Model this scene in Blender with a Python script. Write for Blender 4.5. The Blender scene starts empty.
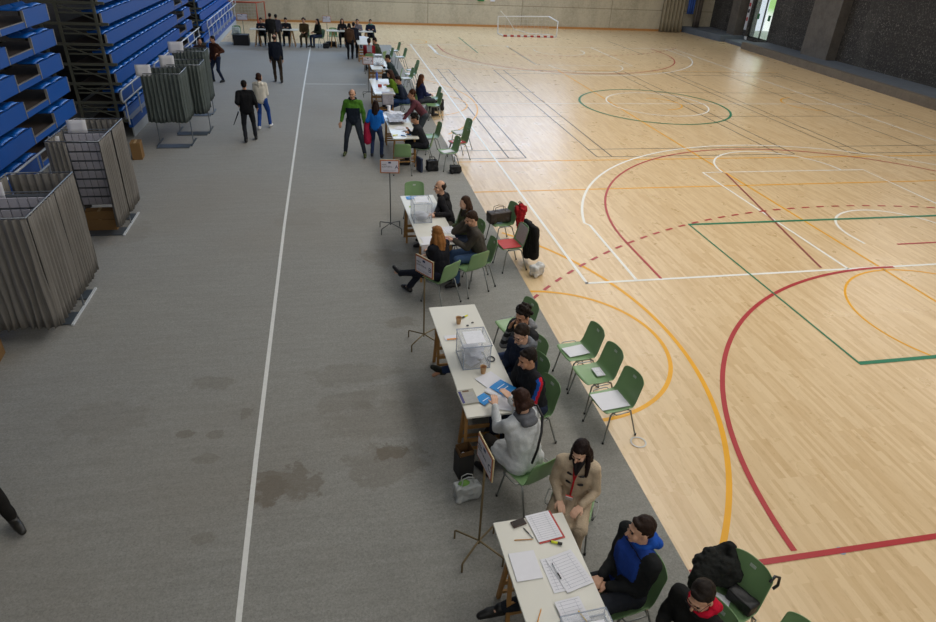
import bpy, bmesh, math, random
from mathutils import Vector, Matrix, noise
from math import radians, sin, cos, pi, sqrt, atan2
random.seed(7)
C = bpy.context.scene.collection

# ------------------------------------------------------------------ camera, light, exposure
def _rx(a): return Matrix(((1,0,0),(0,cos(a),-sin(a)),(0,sin(a),cos(a))))
def _rz(a): return Matrix(((cos(a),-sin(a),0),(sin(a),cos(a),0),(0,0,1)))
F, HC = 640.0, 5.0
RM = _rz(radians(-12.47)) @ _rx(pi/2 - radians(30.45)) @ _rz(radians(2.98))
cd = bpy.data.cameras.new('camera'); cam = bpy.data.objects.new('camera', cd); C.objects.link(cam)
cd.sensor_width = 36; cd.lens = F/936*36; cd.clip_end = 300
cam.matrix_world = Matrix.Translation((0,0,HC)) @ RM.to_4x4()
bpy.context.scene.camera = cam
def G(px, py, z=0.0):
    """where the sight line of a photo pixel meets the height z"""
    d = RM @ Vector(((px-468)/F, (311-py)/F, -1)); t = (z-HC)/d.z
    return Vector((t*d.x, t*d.y, z))

w = bpy.data.worlds.new('daylight'); bpy.context.scene.world = w; w.use_nodes = True
bg = w.node_tree.nodes['Background']; bg.inputs[0].default_value = (0.80,0.90,1.0,1); bg.inputs[1].default_value = 1.0
def area(name, loc, target, sx, sy, power, col):
    l = bpy.data.lights.new(name, 'AREA'); l.shape = 'RECTANGLE'; l.size = sx; l.size_y = sy; l.energy = power; l.color = col
    o = bpy.data.objects.new(name, l); C.objects.link(o); o.location = loc
    o.rotation_euler = (Vector(target)-Vector(loc)).to_track_quat('-Z','Y').to_euler()
    return o
# roof skylights over the court, a window band high on the far wall and daylight through the right-hand doors
area('skylight', (8.0,12,10.7), (8.0,12,0), 4, 20, 1300, (1.0,0.97,0.93))
area('skylight', (13.5,30,10.7), (13.5,30,0), 4, 20, 850, (1.0,0.97,0.94))
area('skylight', (2.0,30,10.7), (2.0,30,0), 3, 18, 520, (0.70,0.84,1.0))
area('skylight', (0.5,8,10.7), (0.5,8,0), 3, 18, 200, (0.92,0.96,1.0))
area('window_and_fill_light', (3,42.0,7.2), (2,34,1.0), 24, 2.6, 1500, (0.48,0.68,1.0))
area('window_and_fill_light', (6,-5.7,7.0), (6,8,1.5), 24, 5, 700, (0.95,0.97,1.0))  # added fill lamp behind the camera, no known window there
area('window_and_fill_light', (24.2,12,8.2), (4,12,1), 24, 4, 800, (1.0,0.98,0.95))
area('door_light', (24.9,37.4,1.7), (20,35.5,0.6), 1.8, 2.3, 14, (0.95,1.0,0.95))
vs = bpy.context.scene.view_settings
vs.view_transform = 'Standard'; vs.look = 'None'; vs.exposure = 0.0; vs.gamma = 1.0; vs.use_curve_mapping = False

# ------------------------------------------------------------------ materials
def hexc(h):
    r = [int(h[i:i+2],16)/255 for i in (0,2,4)]
    return tuple((c/12.92 if c <= .04045 else ((c+.055)/1.055)**2.4) for c in r)+(1,)
MATS = {}
class NT:
    def __init__(s, name):
        s.m = bpy.data.materials.new(name); s.m.use_nodes = True; s.t = s.m.node_tree; s.n = s.t.nodes
        s.b = s.n['Principled BSDF']
    def add(s, t, **kw):
        x = s.n.new(t)
        for k, v in kw.items(): setattr(x, k, v)
        return x
    def link(s, a, b): s.t.links.new(a, b)
    def val(s, op, a, b=None, c=None, clamp=False):
        x = s.add('ShaderNodeMath', operation=op, use_clamp=clamp)
        for i, v in enumerate((a,b,c)):
            if v is None: continue
            if isinstance(v,(int,float)): x.inputs[i].default_value = v
            else: s.link(v, x.inputs[i])
        return x.outputs[0]
    def mix(s, fac, a, b):
        x = s.add('ShaderNodeMix', data_type='RGBA')
        if isinstance(fac,(int,float)): x.inputs[0].default_value = fac
        else: s.link(fac, x.inputs[0])
        for i, v in ((6,a),(7,b)):
            if isinstance(v, tuple): x.inputs[i].default_value = v
            else: s.link(v, x.inputs[i])
        return x.outputs[2]
    def noise(s, scale, detail=3, vec=None, rough=.5, stretch=None):
        if vec is None: vec = s.add('ShaderNodeTexCoord').outputs['Object']
        if stretch or scale < 30:
            stretch = stretch or (1,1,1)
            mp = s.add('ShaderNodeMapping'); mp.inputs['Scale'].default_value = stretch; mp.inputs['Location'].default_value = (3.71,1.37,5.239); mp.inputs['Rotation'].default_value = (.31,.23,0) if stretch == (1,1,1) else (0,0,0); s.link(vec, mp.inputs[0]); vec = mp.outputs[0]
        x = s.add('ShaderNodeTexNoise'); x.inputs['Scale'].default_value = scale; x.inputs['Detail'].default_value = detail
        x.inputs['Roughness'].default_value = rough; s.link(vec, x.inputs['Vector'])
        return x.outputs['Fac']
def M(name, col, rough=.6, metal=0.0, var=.12, scale=25, bump=0.0, spec=.4, coat=0, sheen=0):
    if name in MATS: return MATS[name]
    t = NT(name); c = hexc(col)
    d = tuple(x*(1-var) for x in c[:3])+(1,); e = tuple(min(1,x*(1+var)) for x in c[:3])+(1,)
    nz = t.noise(scale)
    t.link(t.mix(nz, d, e), t.b.inputs['Base Color'])
    t.b.inputs['Roughness'].default_value = rough; t.b.inputs['Metallic'].default_value = metal
    t.b.inputs['Specular IOR Level'].default_value = spec
    if coat: t.b.inputs['Coat Weight'].default_value = coat; t.b.inputs['Coat Roughness'].default_value = .12
    if sheen: t.b.inputs['Sheen Weight'].default_value = sheen
    if bump:
        bp = t.add('ShaderNodeBump'); bp.inputs['Strength'].default_value = bump; bp.inputs['Distance'].default_value = .02
        t.link(nz, bp.inputs['Height']); t.link(bp.outputs[0], t.b.inputs['Normal'])
    MATS[name] = t.m
    return t.m

def fabric(name, col, rough=.85): return M('fabric_'+name, col, rough, var=.18, scale=90, bump=.25, spec=.2)

def mat_wood_floor():
    t = NT('sports_floor_wood'); tc = t.add('ShaderNodeTexCoord').outputs['Object']
    mp = t.add('ShaderNodeMapping'); mp.inputs['Rotation'].default_value = (0,0,pi/2); t.link(tc, mp.inputs[0])
    br = t.add('ShaderNodeTexBrick'); t.link(mp.outputs[0], br.inputs['Vector'])
    br.inputs['Color1'].default_value = hexc('DBC199'); br.inputs['Color2'].default_value = hexc('C3A376')
    br.inputs['Mortar'].default_value = hexc('B8996D')
    br.inputs['Scale'].default_value = 1; br.inputs['Brick Width'].default_value = .62; br.inputs['Row Height'].default_value = .05
    br.inputs['Mortar Size'].default_value = 0; br.inputs['Mortar Smooth'].default_value = 0; br.offset = .37; br.squash = 1; br.offset_frequency = 3
    g = t.noise(6, 6, tc, .75, (5,.5,1)); big = t.noise(.25, 3, tc); st_ = t.noise(5, 5, tc, .8, (4,.8,1))
    c = t.mix(t.val('MULTIPLY', g, .35), br.outputs[0], hexc('D9C3A0'))
    c2 = t.mix(t.val('MULTIPLY', big, .35), c, hexc('D8BC8C'))
    c2 = t.mix(t.val('MULTIPLY', t.val('SUBTRACT', st_, .53), 2.2, clamp=True), c2, hexc('A5814F'))
    t.link(c2, t.b.inputs['Base Color'])
    t.link(t.val('ADD', t.val('MULTIPLY', t.noise(3,4,tc), .16), .22), t.b.inputs['Roughness'])
    t.b.inputs['Specular IOR Level'].default_value = .5
    return t.m
def mat_carpet():
    t = NT('grey_felt_carpet'); tc = t.add('ShaderNodeTexCoord').outputs['Object']
    n1 = t.noise(55, 4, tc, .8); n2 = t.noise(1.6, 5, tc, .7, (1,9,1)); n3 = t.noise(.35, 3, tc); n4 = t.noise(28, 4, tc, .7, (1,3,1))
    c = t.mix(n1, hexc('353532'), hexc('B9B8B0'))
    c = t.mix(t.val('MULTIPLY', t.val('SUBTRACT', n2, .35), .8, clamp=True), c, hexc('5E5B55'))
    c = t.mix(t.val('MULTIPLY', t.val('SUBTRACT', n4, .3), .5, clamp=True), c, hexc('8C8B86'))
    c = t.mix(t.val('MULTIPLY', t.val('SUBTRACT', n3, .45), 1.2, clamp=True), c, hexc('7E7567'))
    warp = t.noise(5, 5, tc, .65)
    sep = t.add('ShaderNodeSeparateXYZ'); t.link(tc, sep.inputs[0])
    stains = [(285,485,.34,.24,.75),(270,492,.22,.18,.5),(392,452,.17,.13,.95),(385,466,.42,.3,.45),(355,375,.55,.22,.32),(212,383,.26,.14,.42),(388,258,.42,.3,.5),
              (400,322,.25,.15,.5),(187,434,.09,.07,.7),(205,460,.14,.08,.4),(203,540,.12,.08,.4),(385,420,.7,.3,.25),(105,420,.5,.3,.25),(215,435,.1,.08,.5),(400,395,.6,.25,.2),(345,402,.35,.2,.3),(245,413,.08,.1,.5),(120,235,.5,.5,.3),(300,220,.5,.5,.18)]
    for px,py,rx,ry,a in stains:
        p = G(px,py)
        dx = t.val('DIVIDE', t.val('SUBTRACT', sep.outputs[0], p.x), rx); dy = t.val('DIVIDE', t.val('SUBTRACT', sep.outputs[1], p.y), ry)
        r = t.val('SQRT', t.val('ADD', t.val('MULTIPLY',dx,dx), t.val('MULTIPLY',dy,dy)))
        r = t.val('ADD', r, t.val('MULTIPLY', t.val('SUBTRACT', warp, .5), 2.6))
        f = t.val('MULTIPLY', t.val('MULTIPLY', t.val('SUBTRACT', 1.1, r), 5, clamp=True), a*.62)
        c = t.mix(f, c, hexc('5F5445'))
    t.link(c, t.b.inputs['Base Color']); t.b.inputs['Roughness'].default_value = .95; t.b.inputs['Specular IOR Level'].default_value = .25
    t.b.inputs['Sheen Weight'].default_value = .35; t.b.inputs['Sheen Roughness'].default_value = .45
    bp = t.add('ShaderNodeBump'); bp.inputs['Strength'].default_value = .3; bp.inputs['Distance'].default_value = .004
    t.link(n1, bp.inputs['Height']); t.link(bp.outputs[0], t.b.inputs['Normal'])
    return t.m
def mat_concrete(name, a, b, streak=True, scale=.6):
    t = NT(name); tc = t.add('ShaderNodeTexCoord').outputs['Object']
    n = t.noise(scale, 8, tc, .7, (1,1,.45) if streak else None); n2 = t.noise(9, 6, tc, .7); n3 = t.noise(60, 2, tc)
    f = t.val('ADD', t.val('MULTIPLY', t.val('SUBTRACT', n, .4), 2.2), t.val('MULTIPLY', t.val('SUBTRACT', n2, .5), 1.2), clamp=True)
    c = t.mix(f, hexc(a), hexc(b)); c = t.mix(t.val('MULTIPLY', n3, .25), c, hexc(a))
    if streak:   # board marks and pour joints
        br = t.add('ShaderNodeTexBrick'); mp = t.add('ShaderNodeMapping'); mp.inputs['Rotation'].default_value = (pi/2,0,0); t.link(tc, mp.inputs[0]); t.link(mp.outputs[0], br.inputs['Vector'])
        br.inputs['Scale'].default_value = 1; br.inputs['Brick Width'].default_value = 6; br.inputs['Row Height'].default_value = 1.25; br.inputs['Mortar Size'].default_value = .02
        br.inputs['Color1'].default_value = (1,1,1,1); br.inputs['Color2'].default_value = (.93,.93,.93,1); br.inputs['Mortar'].default_value = (.55,.53,.5,1); br.offset = 0
        mm = t.add('ShaderNodeMix', data_type='RGBA', blend_type='MULTIPLY'); mm.inputs[0].default_value = 1; t.link(c, mm.inputs[6]); t.link(br.outputs[0], mm.inputs[7]); c = mm.outputs[2]
    t.link(c, t.b.inputs['Base Color']); t.b.inputs['Roughness'].default_value = .85
    bp = t.add('ShaderNodeBump'); bp.inputs['Strength'].default_value = .4; bp.inputs['Distance'].default_value = .02; t.link(n2, bp.inputs['Height']); t.link(bp.outputs[0], t.b.inputs['Normal'])
    return t.m
def mat_stone():
    t = NT('dark_rubble_stone'); tc = t.add('ShaderNodeTexCoord').outputs['Object']
    mp = t.add('ShaderNodeMapping'); mp.inputs['Rotation'].default_value = (pi/2,0,pi/2); t.link(tc, mp.inputs[0])
    br = t.add('ShaderNodeTexBrick'); t.link(mp.outputs[0], br.inputs['Vector']); br.inputs['Scale'].default_value = 1
    br.inputs['Brick Width'].default_value = .42; br.inputs['Row Height'].default_value = .2; br.inputs['Mortar Size'].default_value = .014
    br.inputs['Color1'].default_value = hexc('393735'); br.inputs['Color2'].default_value = hexc('2A2826'); br.inputs['Mortar'].default_value = hexc('3E3C39')
    n = t.noise(1.1, 6, tc, .7); n2 = t.noise(14, 5, tc, .75)
    c = t.mix(t.val('MULTIPLY', t.val('SUBTRACT', n2, .54), 6, clamp=True), br.outputs[0], hexc('908B83'))
    c = t.mix(t.val('MULTIPLY', t.val('SUBTRACT', n, .42), 3, clamp=True), c, hexc('302D2B'))
    t.link(c, t.b.inputs['Base Color']); t.b.inputs['Roughness'].default_value = .9
    bp = t.add('ShaderNodeBump'); bp.inputs['Strength'].default_value = .8; bp.inputs['Distance'].default_value = .05; t.link(n2, bp.inputs['Height']); t.link(bp.outputs[0], t.b.inputs['Normal'])
    return t.m
def mat_clear(name, tint='EEF2F5', alpha=.22):
    if name in MATS: return MATS[name]
    t = NT(name); t.b.inputs['Base Color'].default_value = hexc(tint); t.b.inputs['Roughness'].default_value = .12; t.b.inputs['Alpha'].default_value = alpha
    nz = t.noise(12); t.link(t.val('ADD', t.val('MULTIPLY', nz, .08), .06), t.b.inputs['Roughness'])
    MATS[name] = t.m; return t.m

# ------------------------------------------------------------------ mesh helpers
class MB:
    def __init__(s): s.v = []; s.f = []; s.mi = []; s.sm = []
    def add(s, vs, fs, mi=0, smooth=False):
        o = len(s.v); s.v += [tuple(p) for p in vs]
        for f in fs: s.f.append(tuple(i+o for i in f)); s.mi.append(mi); s.sm.append(smooth)
        return s
    def box(s, c, d, rot=None, mi=0):
        c = Vector(c); hx,hy,hz = d[0]/2,d[1]/2,d[2]/2
        vs = [Vector((x,y,z)) for x in (-hx,hx) for y in (-hy,hy) for z in (-hz,hz)]
        if rot is not None: vs = [rot @ v for v in vs]
        vs = [v+c for v in vs]
        return s.add(vs, [(0,1,3,2),(4,6,7,5),(0,4,5,1),(2,3,7,6),(0,2,6,4),(1,5,7,3)], mi)
    def bar(s, a, b, w, h, mi=0):
        a=Vector(a); b=Vector(b); d=b-a; q=d.to_track_quat('X','Z').to_matrix()
        return s.box((a+b)/2, (d.length,w,h), q, mi)
    def tube(s, pts, r, n=8, mi=0, cap=True, closed=False):
        pts = [Vector(p) for p in pts]; N = len(pts); rr = r if isinstance(r,(list,tuple)) else [r]*N
        vs = []; up = None
        for i,p in enumerate(pts):
            a = pts[i-1] if i>0 else (pts[-1] if closed else p); b = pts[i+1] if i<N-1 else (pts[0] if closed else p)
            d = (b-a).normalized() if (b-a).length>1e-9 else Vector((0,0,1))
            if up is None: up = d.orthogonal().normalized()
            up = (up - d*up.dot(d)); up = up.normalized() if up.length>1e-6 else d.orthogonal().normalized()
            sd = d.cross(up)
            for k in range(n):
                t = 2*pi*k/n; vs.append(p+up*cos(t)*rr[i]+sd*sin(t)*rr[i])
        fs = []
        for i in range(N if closed else N-1):
            j=(i+1)%N
            for k in range(n):
                k2=(k+1)%n; fs.append((i*n+k,i*n+k2,j*n+k2,j*n+k))
        s.add(vs, fs, mi, True)
        if cap and not closed:
            s.add([vs[k] for k in range(n)], [tuple(range(n))[::-1]], mi); s.add([vs[(N-1)*n+k] for k in range(n)], [tuple(range(n))], mi)
        return s
    def lathe(s, prof, c=(0,0,0), n=20, mi=0, smooth=True):
        vs=[]; c=Vector(c)
        for r,z in prof:
            for k in range(n): t=2*pi*k/n; vs.append(c+Vector((r*cos(t),r*sin(t),z)))
        fs=[(i*n+k,i*n+(k+1)%n,(i+1)*n+(k+1)%n,(i+1)*n+k) for i in range(len(prof)-1) for k in range(n)]
        s.add(vs,fs,mi,smooth)
        s.add([vs[k] for k in range(n)],[tuple(range(n))[::-1]],mi); s.add(vs[-n:],[tuple(range(n))],mi)
        return s
    def ball(s, c, r, n=10, rot=None, mi=0):
        c=Vector(c); r = (r,r,r) if isinstance(r,(int,float)) else r; m=n//2+1
        vs=[]
        for i in range(1,m):
            a=pi*i/m
            for k in range(n):
                t=2*pi*k/n; v=Vector((r[0]*sin(a)*cos(t), r[1]*sin(a)*sin(t), r[2]*cos(a))); vs.append(c+(rot@v if rot is not None else v))
        t1=Vector((0,0,r[2])); t2=Vector((0,0,-r[2]))
        if rot is not None: t1=rot@t1; t2=rot@t2
        T=len(vs); vs += [c+t1, c+t2]; fs=[]
        for i in range(m-2):
            for k in range(n): fs.append((i*n+k,(i+1)*n+k,(i+1)*n+(k+1)%n,i*n+(k+1)%n))
        for k in range(n): fs.append((T,k,(k+1)%n)); fs.append((T+1,(m-2)*n+(k+1)%n,(m-2)*n+k))
        return s.add(vs,fs,mi,True)
    def cone(s, a, b, ra, rb, n=10, mi=0):
        """tapered capsule"""
        a=Vector(a); b=Vector(b); d=b-a; L=d.length
        if L<1e-5: return s.ball(a,ra,n,mi=mi)
        q=d.to_track_quat('Z','Y').to_matrix(); vs=[]; prof=[]
        for i in range(1,4): t=pi/2*(1-i/3.0); prof.append((ra*cos(t), -ra*sin(t)))
        for i in range(0,3): t=pi/2*i/3.0; prof.append((rb*cos(t), L+rb*sin(t)))
        for r,z in prof:
            for k in range(n): t=2*pi*k/n; vs.append(a+q@Vector((r*cos(t),r*sin(t),z)))
        T=len(vs); vs += [a+q@Vector((0,0,-ra)), a+q@Vector((0,0,L+rb))]
        fs=[(i*n+k,i*n+(k+1)%n,(i+1)*n+(k+1)%n,(i+1)*n+k) for i in range(5) for k in range(n)]
        for k in range(n): fs.append((T,(k+1)%n,k)); fs.append((T+1,5*n+k,5*n+(k+1)%n))
        return s.add(vs,fs,mi,True)
    def grid(s, fn, nu, nv, mi=0, smooth=True, skip=None):
        vs=[fn(i/nu,j/nv) for j in range(nv+1) for i in range(nu+1)]
        fs=[(j*(nu+1)+i,j*(nu+1)+i+1,(j+1)*(nu+1)+i+1,(j+1)*(nu+1)+i) for j in range(nv) for i in range(nu) if not (skip and skip(i,j))]
        return s.add(vs,fs,mi,smooth)
    def sheet(s, fn, nu, nv, th=.004, mi=0, smooth=True):
        """closed thin solid around a parametric surface"""
        P=[[Vector(fn(i/nu,j/nv)) for i in range(nu+1)] for j in range(nv+1)]
        top=[];bot=[]
        for j in range(nv+1):
            for i in range(nu+1):
                a=P[j][min(i+1,nu)]-P[j][max(i-1,0)]; b=P[min(j+1,nv)][i]-P[max(j-1,0)][i]; n=a.cross(b)
                n = n.normalized() if n.length>1e-9 else Vector((0,0,1))
                top.append(P[j][i]+n*th/2); bot.append(P[j][i]-n*th/2)
        W=nu+1; N=len(top); fs=[]
        for j in range(nv):
            for i in range(nu):
                q=(j*W+i,j*W+i+1,(j+1)*W+i+1,(j+1)*W+i); fs.append(q); fs.append(tuple(N+k for k in q[::-1]))
        for i in range(nu): fs.append((i+1,i,N+i,N+i+1)); k=nv*W+i; fs.append((k,k+1,N+k+1,N+k))
        for j in range(nv): k=j*W; fs.append((k,k+W,N+k+W,N+k)); k=j*W+nu; fs.append((k+W,k,N+k,N+k+W))
        return s.add(top+bot,fs,mi,smooth)
    def prism(s, poly, z0, z1, mi=0):
        n=len(poly); vs=[(x,y,z0) for x,y in poly]+[(x,y,z1) for x,y in poly]
        return s.add(vs,[tuple(range(n))[::-1],tuple(range(n,2*n))]+[(i,(i+1)%n,n+(i+1)%n,n+i) for i in range(n)],mi)
    def mesh(s, name, mats):
        me=bpy.data.meshes.new(name); me.from_pydata(s.v,[],s.f)
        for m in (mats if isinstance(mats,(list,tuple)) else [mats]): me.materials.append(m)
        me.polygons.foreach_set('material_index', s.mi); me.polygons.foreach_set('use_smooth', s.sm); me.update()
        return me
    def build(s, name, mats, parent=None, loc=None, rz=None, kind=None, bevel=0):
        o=bpy.data.objects.new(name, s.mesh(name,mats)); C.objects.link(o)
        if parent: o.parent=parent
        if loc is not None: o.location=loc
        if rz is not None: o.rotation_euler=(0,0,rz)
        if kind: o['kind']=kind
        if bevel:
            b=o.modifiers.new('bevel','BEVEL'); b.width=bevel; b.segments=2; b.limit_method='ANGLE'; b.angle_limit=radians(40)
        return o
def tag(o, label, cat, group=None):
    o['label']=label; o['category']=cat
    if group: o['group']=group
    return o
def empty(name, loc=(0,0,0), rz=0):
    o=bpy.data.objects.new(name,None); C.objects.link(o); o.location=loc; o.rotation_euler=(0,0,rz); o.empty_display_size=.1
    return o
def copy_tree(o, parent=None):
    c=o.copy(); C.objects.link(c)
    if parent: c.parent=parent
    for ch in [x for x in KIDS.get(o.name,[])]: copy_child(ch,c)
    return c
KIDS={}
def reg(root):
    """remember children once, so copies are quick"""
    def rec(o):
        KIDS[o.name]=list(o.children)
        for c in o.children: rec(c)
    bpy.context.view_layer.update(); rec(root)
def copy_child(ch,parent):
    c=ch.copy(); C.objects.link(c); c.parent=parent
    for g in KIDS.get(ch.name,[]): copy_child(g,c)
def bake(mb, name, mats, voxel=None, smooth=0, sub=0, solid=0, parent=None, post=None, loc=None):
    """evaluate remesh / subdivision once and keep plain mesh data"""
    me=mb.mesh(name,mats); o=bpy.data.objects.new(name,me); C.objects.link(o)
    if voxel: m=o.modifiers.new('r','REMESH'); m.mode='VOXEL'; m.voxel_size=voxel; m.use_smooth_shade=True
    if smooth: m=o.modifiers.new('s','SMOOTH'); m.iterations=smooth; m.factor=.5
    if solid: m=o.modifiers.new('o','SOLIDIFY'); m.thickness=solid; m.offset=0
    if sub: m=o.modifiers.new('u','SUBSURF'); m.levels=sub; m.render_levels=sub
    dg=bpy.context.evaluated_depsgraph_get(); nm=bpy.data.meshes.new_from_object(o.evaluated_get(dg))
    o.modifiers.clear(); o.data=nm; nm.name=name; bpy.data.meshes.remove(me)
    if len(nm.materials)==0:
        for m in (mats if isinstance(mats,(list,tuple)) else [mats]): nm.materials.append(m)
    if post: post(nm)
    if parent: o.parent=parent
    if loc is not None: o.location=loc
    return o
# ------------------------------------------------------------------ the hall
m_wood=mat_wood_floor(); m_carpet=mat_carpet()
MB().box((8.2,18.5,-.1),(34,50,.2)).build('floor', m_wood, kind='structure')
MB().prism([(-7.7,-6),(2.97,-6),(2.97,34.75),(-7.7,34.75)],.0005,.007).build('trim_1', m_carpet, kind='structure')
m_conc=mat_concrete('board_marked_concrete','C6BDA6','857D6B')
MB().box((8.2,43.3,5.5),(34,.5,11)).build('wall_back', m_conc, kind='structure')
MB().box((8,43.02,.06),(32,.06,.12)).build('baseboard_back', M('varnished_skirting','B8834A',.5), kind='structure')
m_dark=mat_concrete('dark_plaster','2E2620','1E1A17',False)
MB().box((-7.85,18.5,5.5),(.3,50,11)).build('wall_left', m_dark, kind='structure')
MB().box((8.2,-6.2,5.5),(34,.3,11)).build('wall_front', m_conc, kind='structure')
MB().box((8.2,18.5,11.1),(34,50,.2)).build('ceiling', M('pale_ceiling','9A9A96',.9), kind='structure')
m_stone=mat_stone()
# right wall with a door opening
wx=lambda y: 24.55+(y-20)*.03
def seg(y0,y1,z0,z1,t=.5,off=0,mb=None):
    return (mb or MB()).prism([(wx(y0)+off,y0),(wx(y0)+off+t,y0),(wx(y1)+off+t,y1),(wx(y1)+off,y1)],z0,z1)
mb=MB(); seg(-6,36.25,0,11,mb=mb); seg(38.45,43.2,0,11,mb=mb); seg(36.25,38.45,2.9,11,mb=mb); seg(36.25,38.45,-.1,.35,mb=mb)
mb.build('wall_right', m_stone, kind='structure')
m_kerb=mat_concrete('grey_kerb_concrete','6B6256','4E473E',False,1.5); m_plat=mat_concrete('smooth_platform_concrete','5C646E','4B525A',False,2)
kx=lambda y: 22.55+(y-21)*.055
MB().prism([(kx(10),10),(wx(10)+.01,10),(wx(36)+.01,36),(kx(36),36)],0,.35).build('trim_2', m_plat, kind='structure')
MB().prism([(kx(10)-.03,10),(kx(10)+.22,10),(kx(36)+.22,36),(kx(36)-.03,36)],.0,.352).build('trim_3', m_kerb, kind='structure')
MB().prism([(kx(36)+.3,36),(wx(36)+.01,36),(wx(38.6)+.01,38.6),(kx(38.6)+.3,38.6)],0,.17).build('trim_4', m_plat, kind='structure')
MB().prism([(kx(38.6),38.6),(wx(38.6)+.01,38.6),(wx(43)+.01,43),(kx(43)-.6,43)],0,.35).build('trim_5', m_plat, kind='structure')
m_pil=mat_concrete('pillar_concrete','5F5A54','403C38',False,2)
for i,(a,b) in enumerate(((30.0,32.1),(39.0,39.9),(17.5,19.2))):
    MB().prism([(wx(a)-.55,a),(wx(a)+.02,a),(wx(b)+.02,b),(wx(b)-.55,b)],.35,11).build('trim_%d'%(6+i), m_pil, kind='structure')
seg(12,36,3.55,3.62,.02,-.02).build('trim_9', M('dull_red_pipe_paint','5A2824',.6), kind='structure')
# glazed door onto the green outside
def mat_outside():
    t=NT('daylight_garden'); tc=t.add('ShaderNodeTexCoord').outputs['Object']; s=t.add('ShaderNodeSeparateXYZ'); t.link(tc,s.inputs[0])
    n=t.noise(1.5,5,tc,.7); f=t.val('MULTIPLY', t.val('ADD', t.val('SUBTRACT', s.outputs[2], 1.5), t.val('MULTIPLY',n,.6)),2,clamp=True)
    c=t.mix(f, hexc('DDE3DC'), hexc('8FBF6A')); t.link(c,t.b.inputs['Base Color']); t.b.inputs['Roughness'].default_value=1
    t.link(c,t.b.inputs['Emission Color']); t.b.inputs['Emission Strength'].default_value=1.1; return t.m
MB().box((28.6,37.5,2.2),(.1,9,5)).build('window_1', mat_outside(), kind='structure')
MB().box((26.9,37.5,.25),(3.6,8,.2)).build('trim_10', M('pale_paving','D8DAD6',.8), kind='structure')
mb=MB(); X=wx(37.3)+.2; fr=M('dark_door_frame','2F3330',.5)
for y in (36.3,37.35,38.4): mb.box((X,y,1.62),(.07,.07,2.55))
mb.box((X,37.35,2.88),(.07,2.2,.07)); mb.box((X,37.35,.37),(.07,2.2,.05))
d=mb.build('door_1', fr, kind='structure')
MB().box((X,36.82,1.6),(.01,.98,2.4)).build('pane', mat_clear('door_glass','E8F4EC',.15), d)
MB().box((X,37.88,1.6),(.01,.98,2.4)).build('pane', mat_clear('door_glass'), d)
for y in (36.8,37.9): MB().box((X-.03,y,1.55),(.02,.22,.3)).build('notice', M('green_notice','2F6B45',.6), d)
MB().box((wx(38.7)-.03,38.72,1.55),(.04,.22,1.7)).build('notice_board', [M('white_notice_paper','C9CCD2',.7)], d)
for z,c in ((2.1,'B03A35'),(1.75,'2C2C30'),(1.3,'B03A35')): MB().box((wx(38.7)-.055,38.72,z),(.01,.16,.2)).build('poster', M('poster_'+c,c,.7), d)

# ------------------------------------------------------------------ painted court lines (flat ribbons on the boards)
ZL=[.0012]
def ribbon(mb, pts, wd, closed=False):
    pts=[Vector((p[0],p[1])) for p in pts]; n=len(pts); L=[];R_=[]
    for i,p in enumerate(pts):
        a=pts[i-1] if (i>0 or closed) else p; b=pts[(i+1)%n] if (i<n-1 or closed) else p
        d=(b-a).normalized(); nn=Vector((-d.y,d.x))*wd/2; L.append(p+nn); R_.append(p-nn)
    z=ZL[0]; vs=[(v.x,v.y,z) for v in L]+[(v.x,v.y,z) for v in R_]
    k=n if closed else n-1
    mb.add(vs,[(n+i,n+(i+1)%n,(i+1)%n,i) for i in range(k)])
def circ(cx,cy,r,a0=0,a1=360,n=72): return [(cx+r*cos(radians(a0+(a1-a0)*i/n)), cy+r*sin(radians(a0+(a1-a0)*i/n))) for i in range(n+1)]
def paint(name,col): return M('court_paint_'+name,col,.4,var=.1,scale=3,spec=.35)
CY=22.1
def mir(f):
    """draw a marking and its mirror at the far end of the court"""
    f(lambda x,y:(x,y)); f(lambda x,y:(x,2*CY-y))
wh=MB(); rd=MB(); yl=MB(); gn=MB(); bk=MB(); br_=MB()
# white basketball court
ribbon(wh,[(4.02,35.2),(4.02,8.96)],.055); ribbon(wh,[(3.99,8.98),(18.9,9.02)],.06); ribbon(wh,[(3.99,35.2),(18.9,35.2)],.05)
ribbon(wh,[(18.75,35.2),(18.75,9.0)],.05); ribbon(wh,[(4.02,CY),(20.6,CY)],.045)
ribbon(wh,circ(11.51,22.11,1.82)[:-1],.05,True)
def wkey(m):
    k=lambda L:[m(*p) for p in L]
    ribbon(wh,k([(9.12,8.99),(9.18,14.49),(13.9,14.46),(13.9,9.0)] if False else [(9.12,8.99),(9.18,14.49),(13.91,14.46),(13.86,11.5),(13.84,9.0)]),.055)
    ribbon(wh,k([(4.93,9.0),(4.97,11.4)]+circ(11.58,9.98,6.86,167,13,60)+[(18.2,11.4),(18.2,9.0)]),.055)
    ribbon(wh,k(circ(11.5,14.47,1.75,180,0,36)),.05)
    ribbon(wh,k([(10.3,10.0)]+circ(11.58,10.41,1.3,180,0,36)+[(12.88,10.0)]),.05)
mir(wkey)
# red three-point line, dashed nine-metre line and the near goal line
def rkey(m):
    k=lambda L:[m(*p) for p in L]
    ribbon(rd,k([(5.39,9.0),(5.39,10.5)]+circ(11.36,10.49,5.97,180,0,60)+[(17.33,9.0)]),.05)
    A=circ(11.05,.71,11.28,136,44,92)
    for i in range(0,92,2): ribbon(rd,k(A[i:i+2]),.055)
mir(rkey)
ribbon(rd,circ(9.88,3.21,5.77,88,177.7,60),.065)
ribbon(rd,[(2.98,3.37),(14.5,3.4)],.065); ribbon(rd,[(10.98,9.91),(11.95,9.91)],.05)
ribbon(br_,[(9.77,14.37),(8.62,9.09)],.05)
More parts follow.
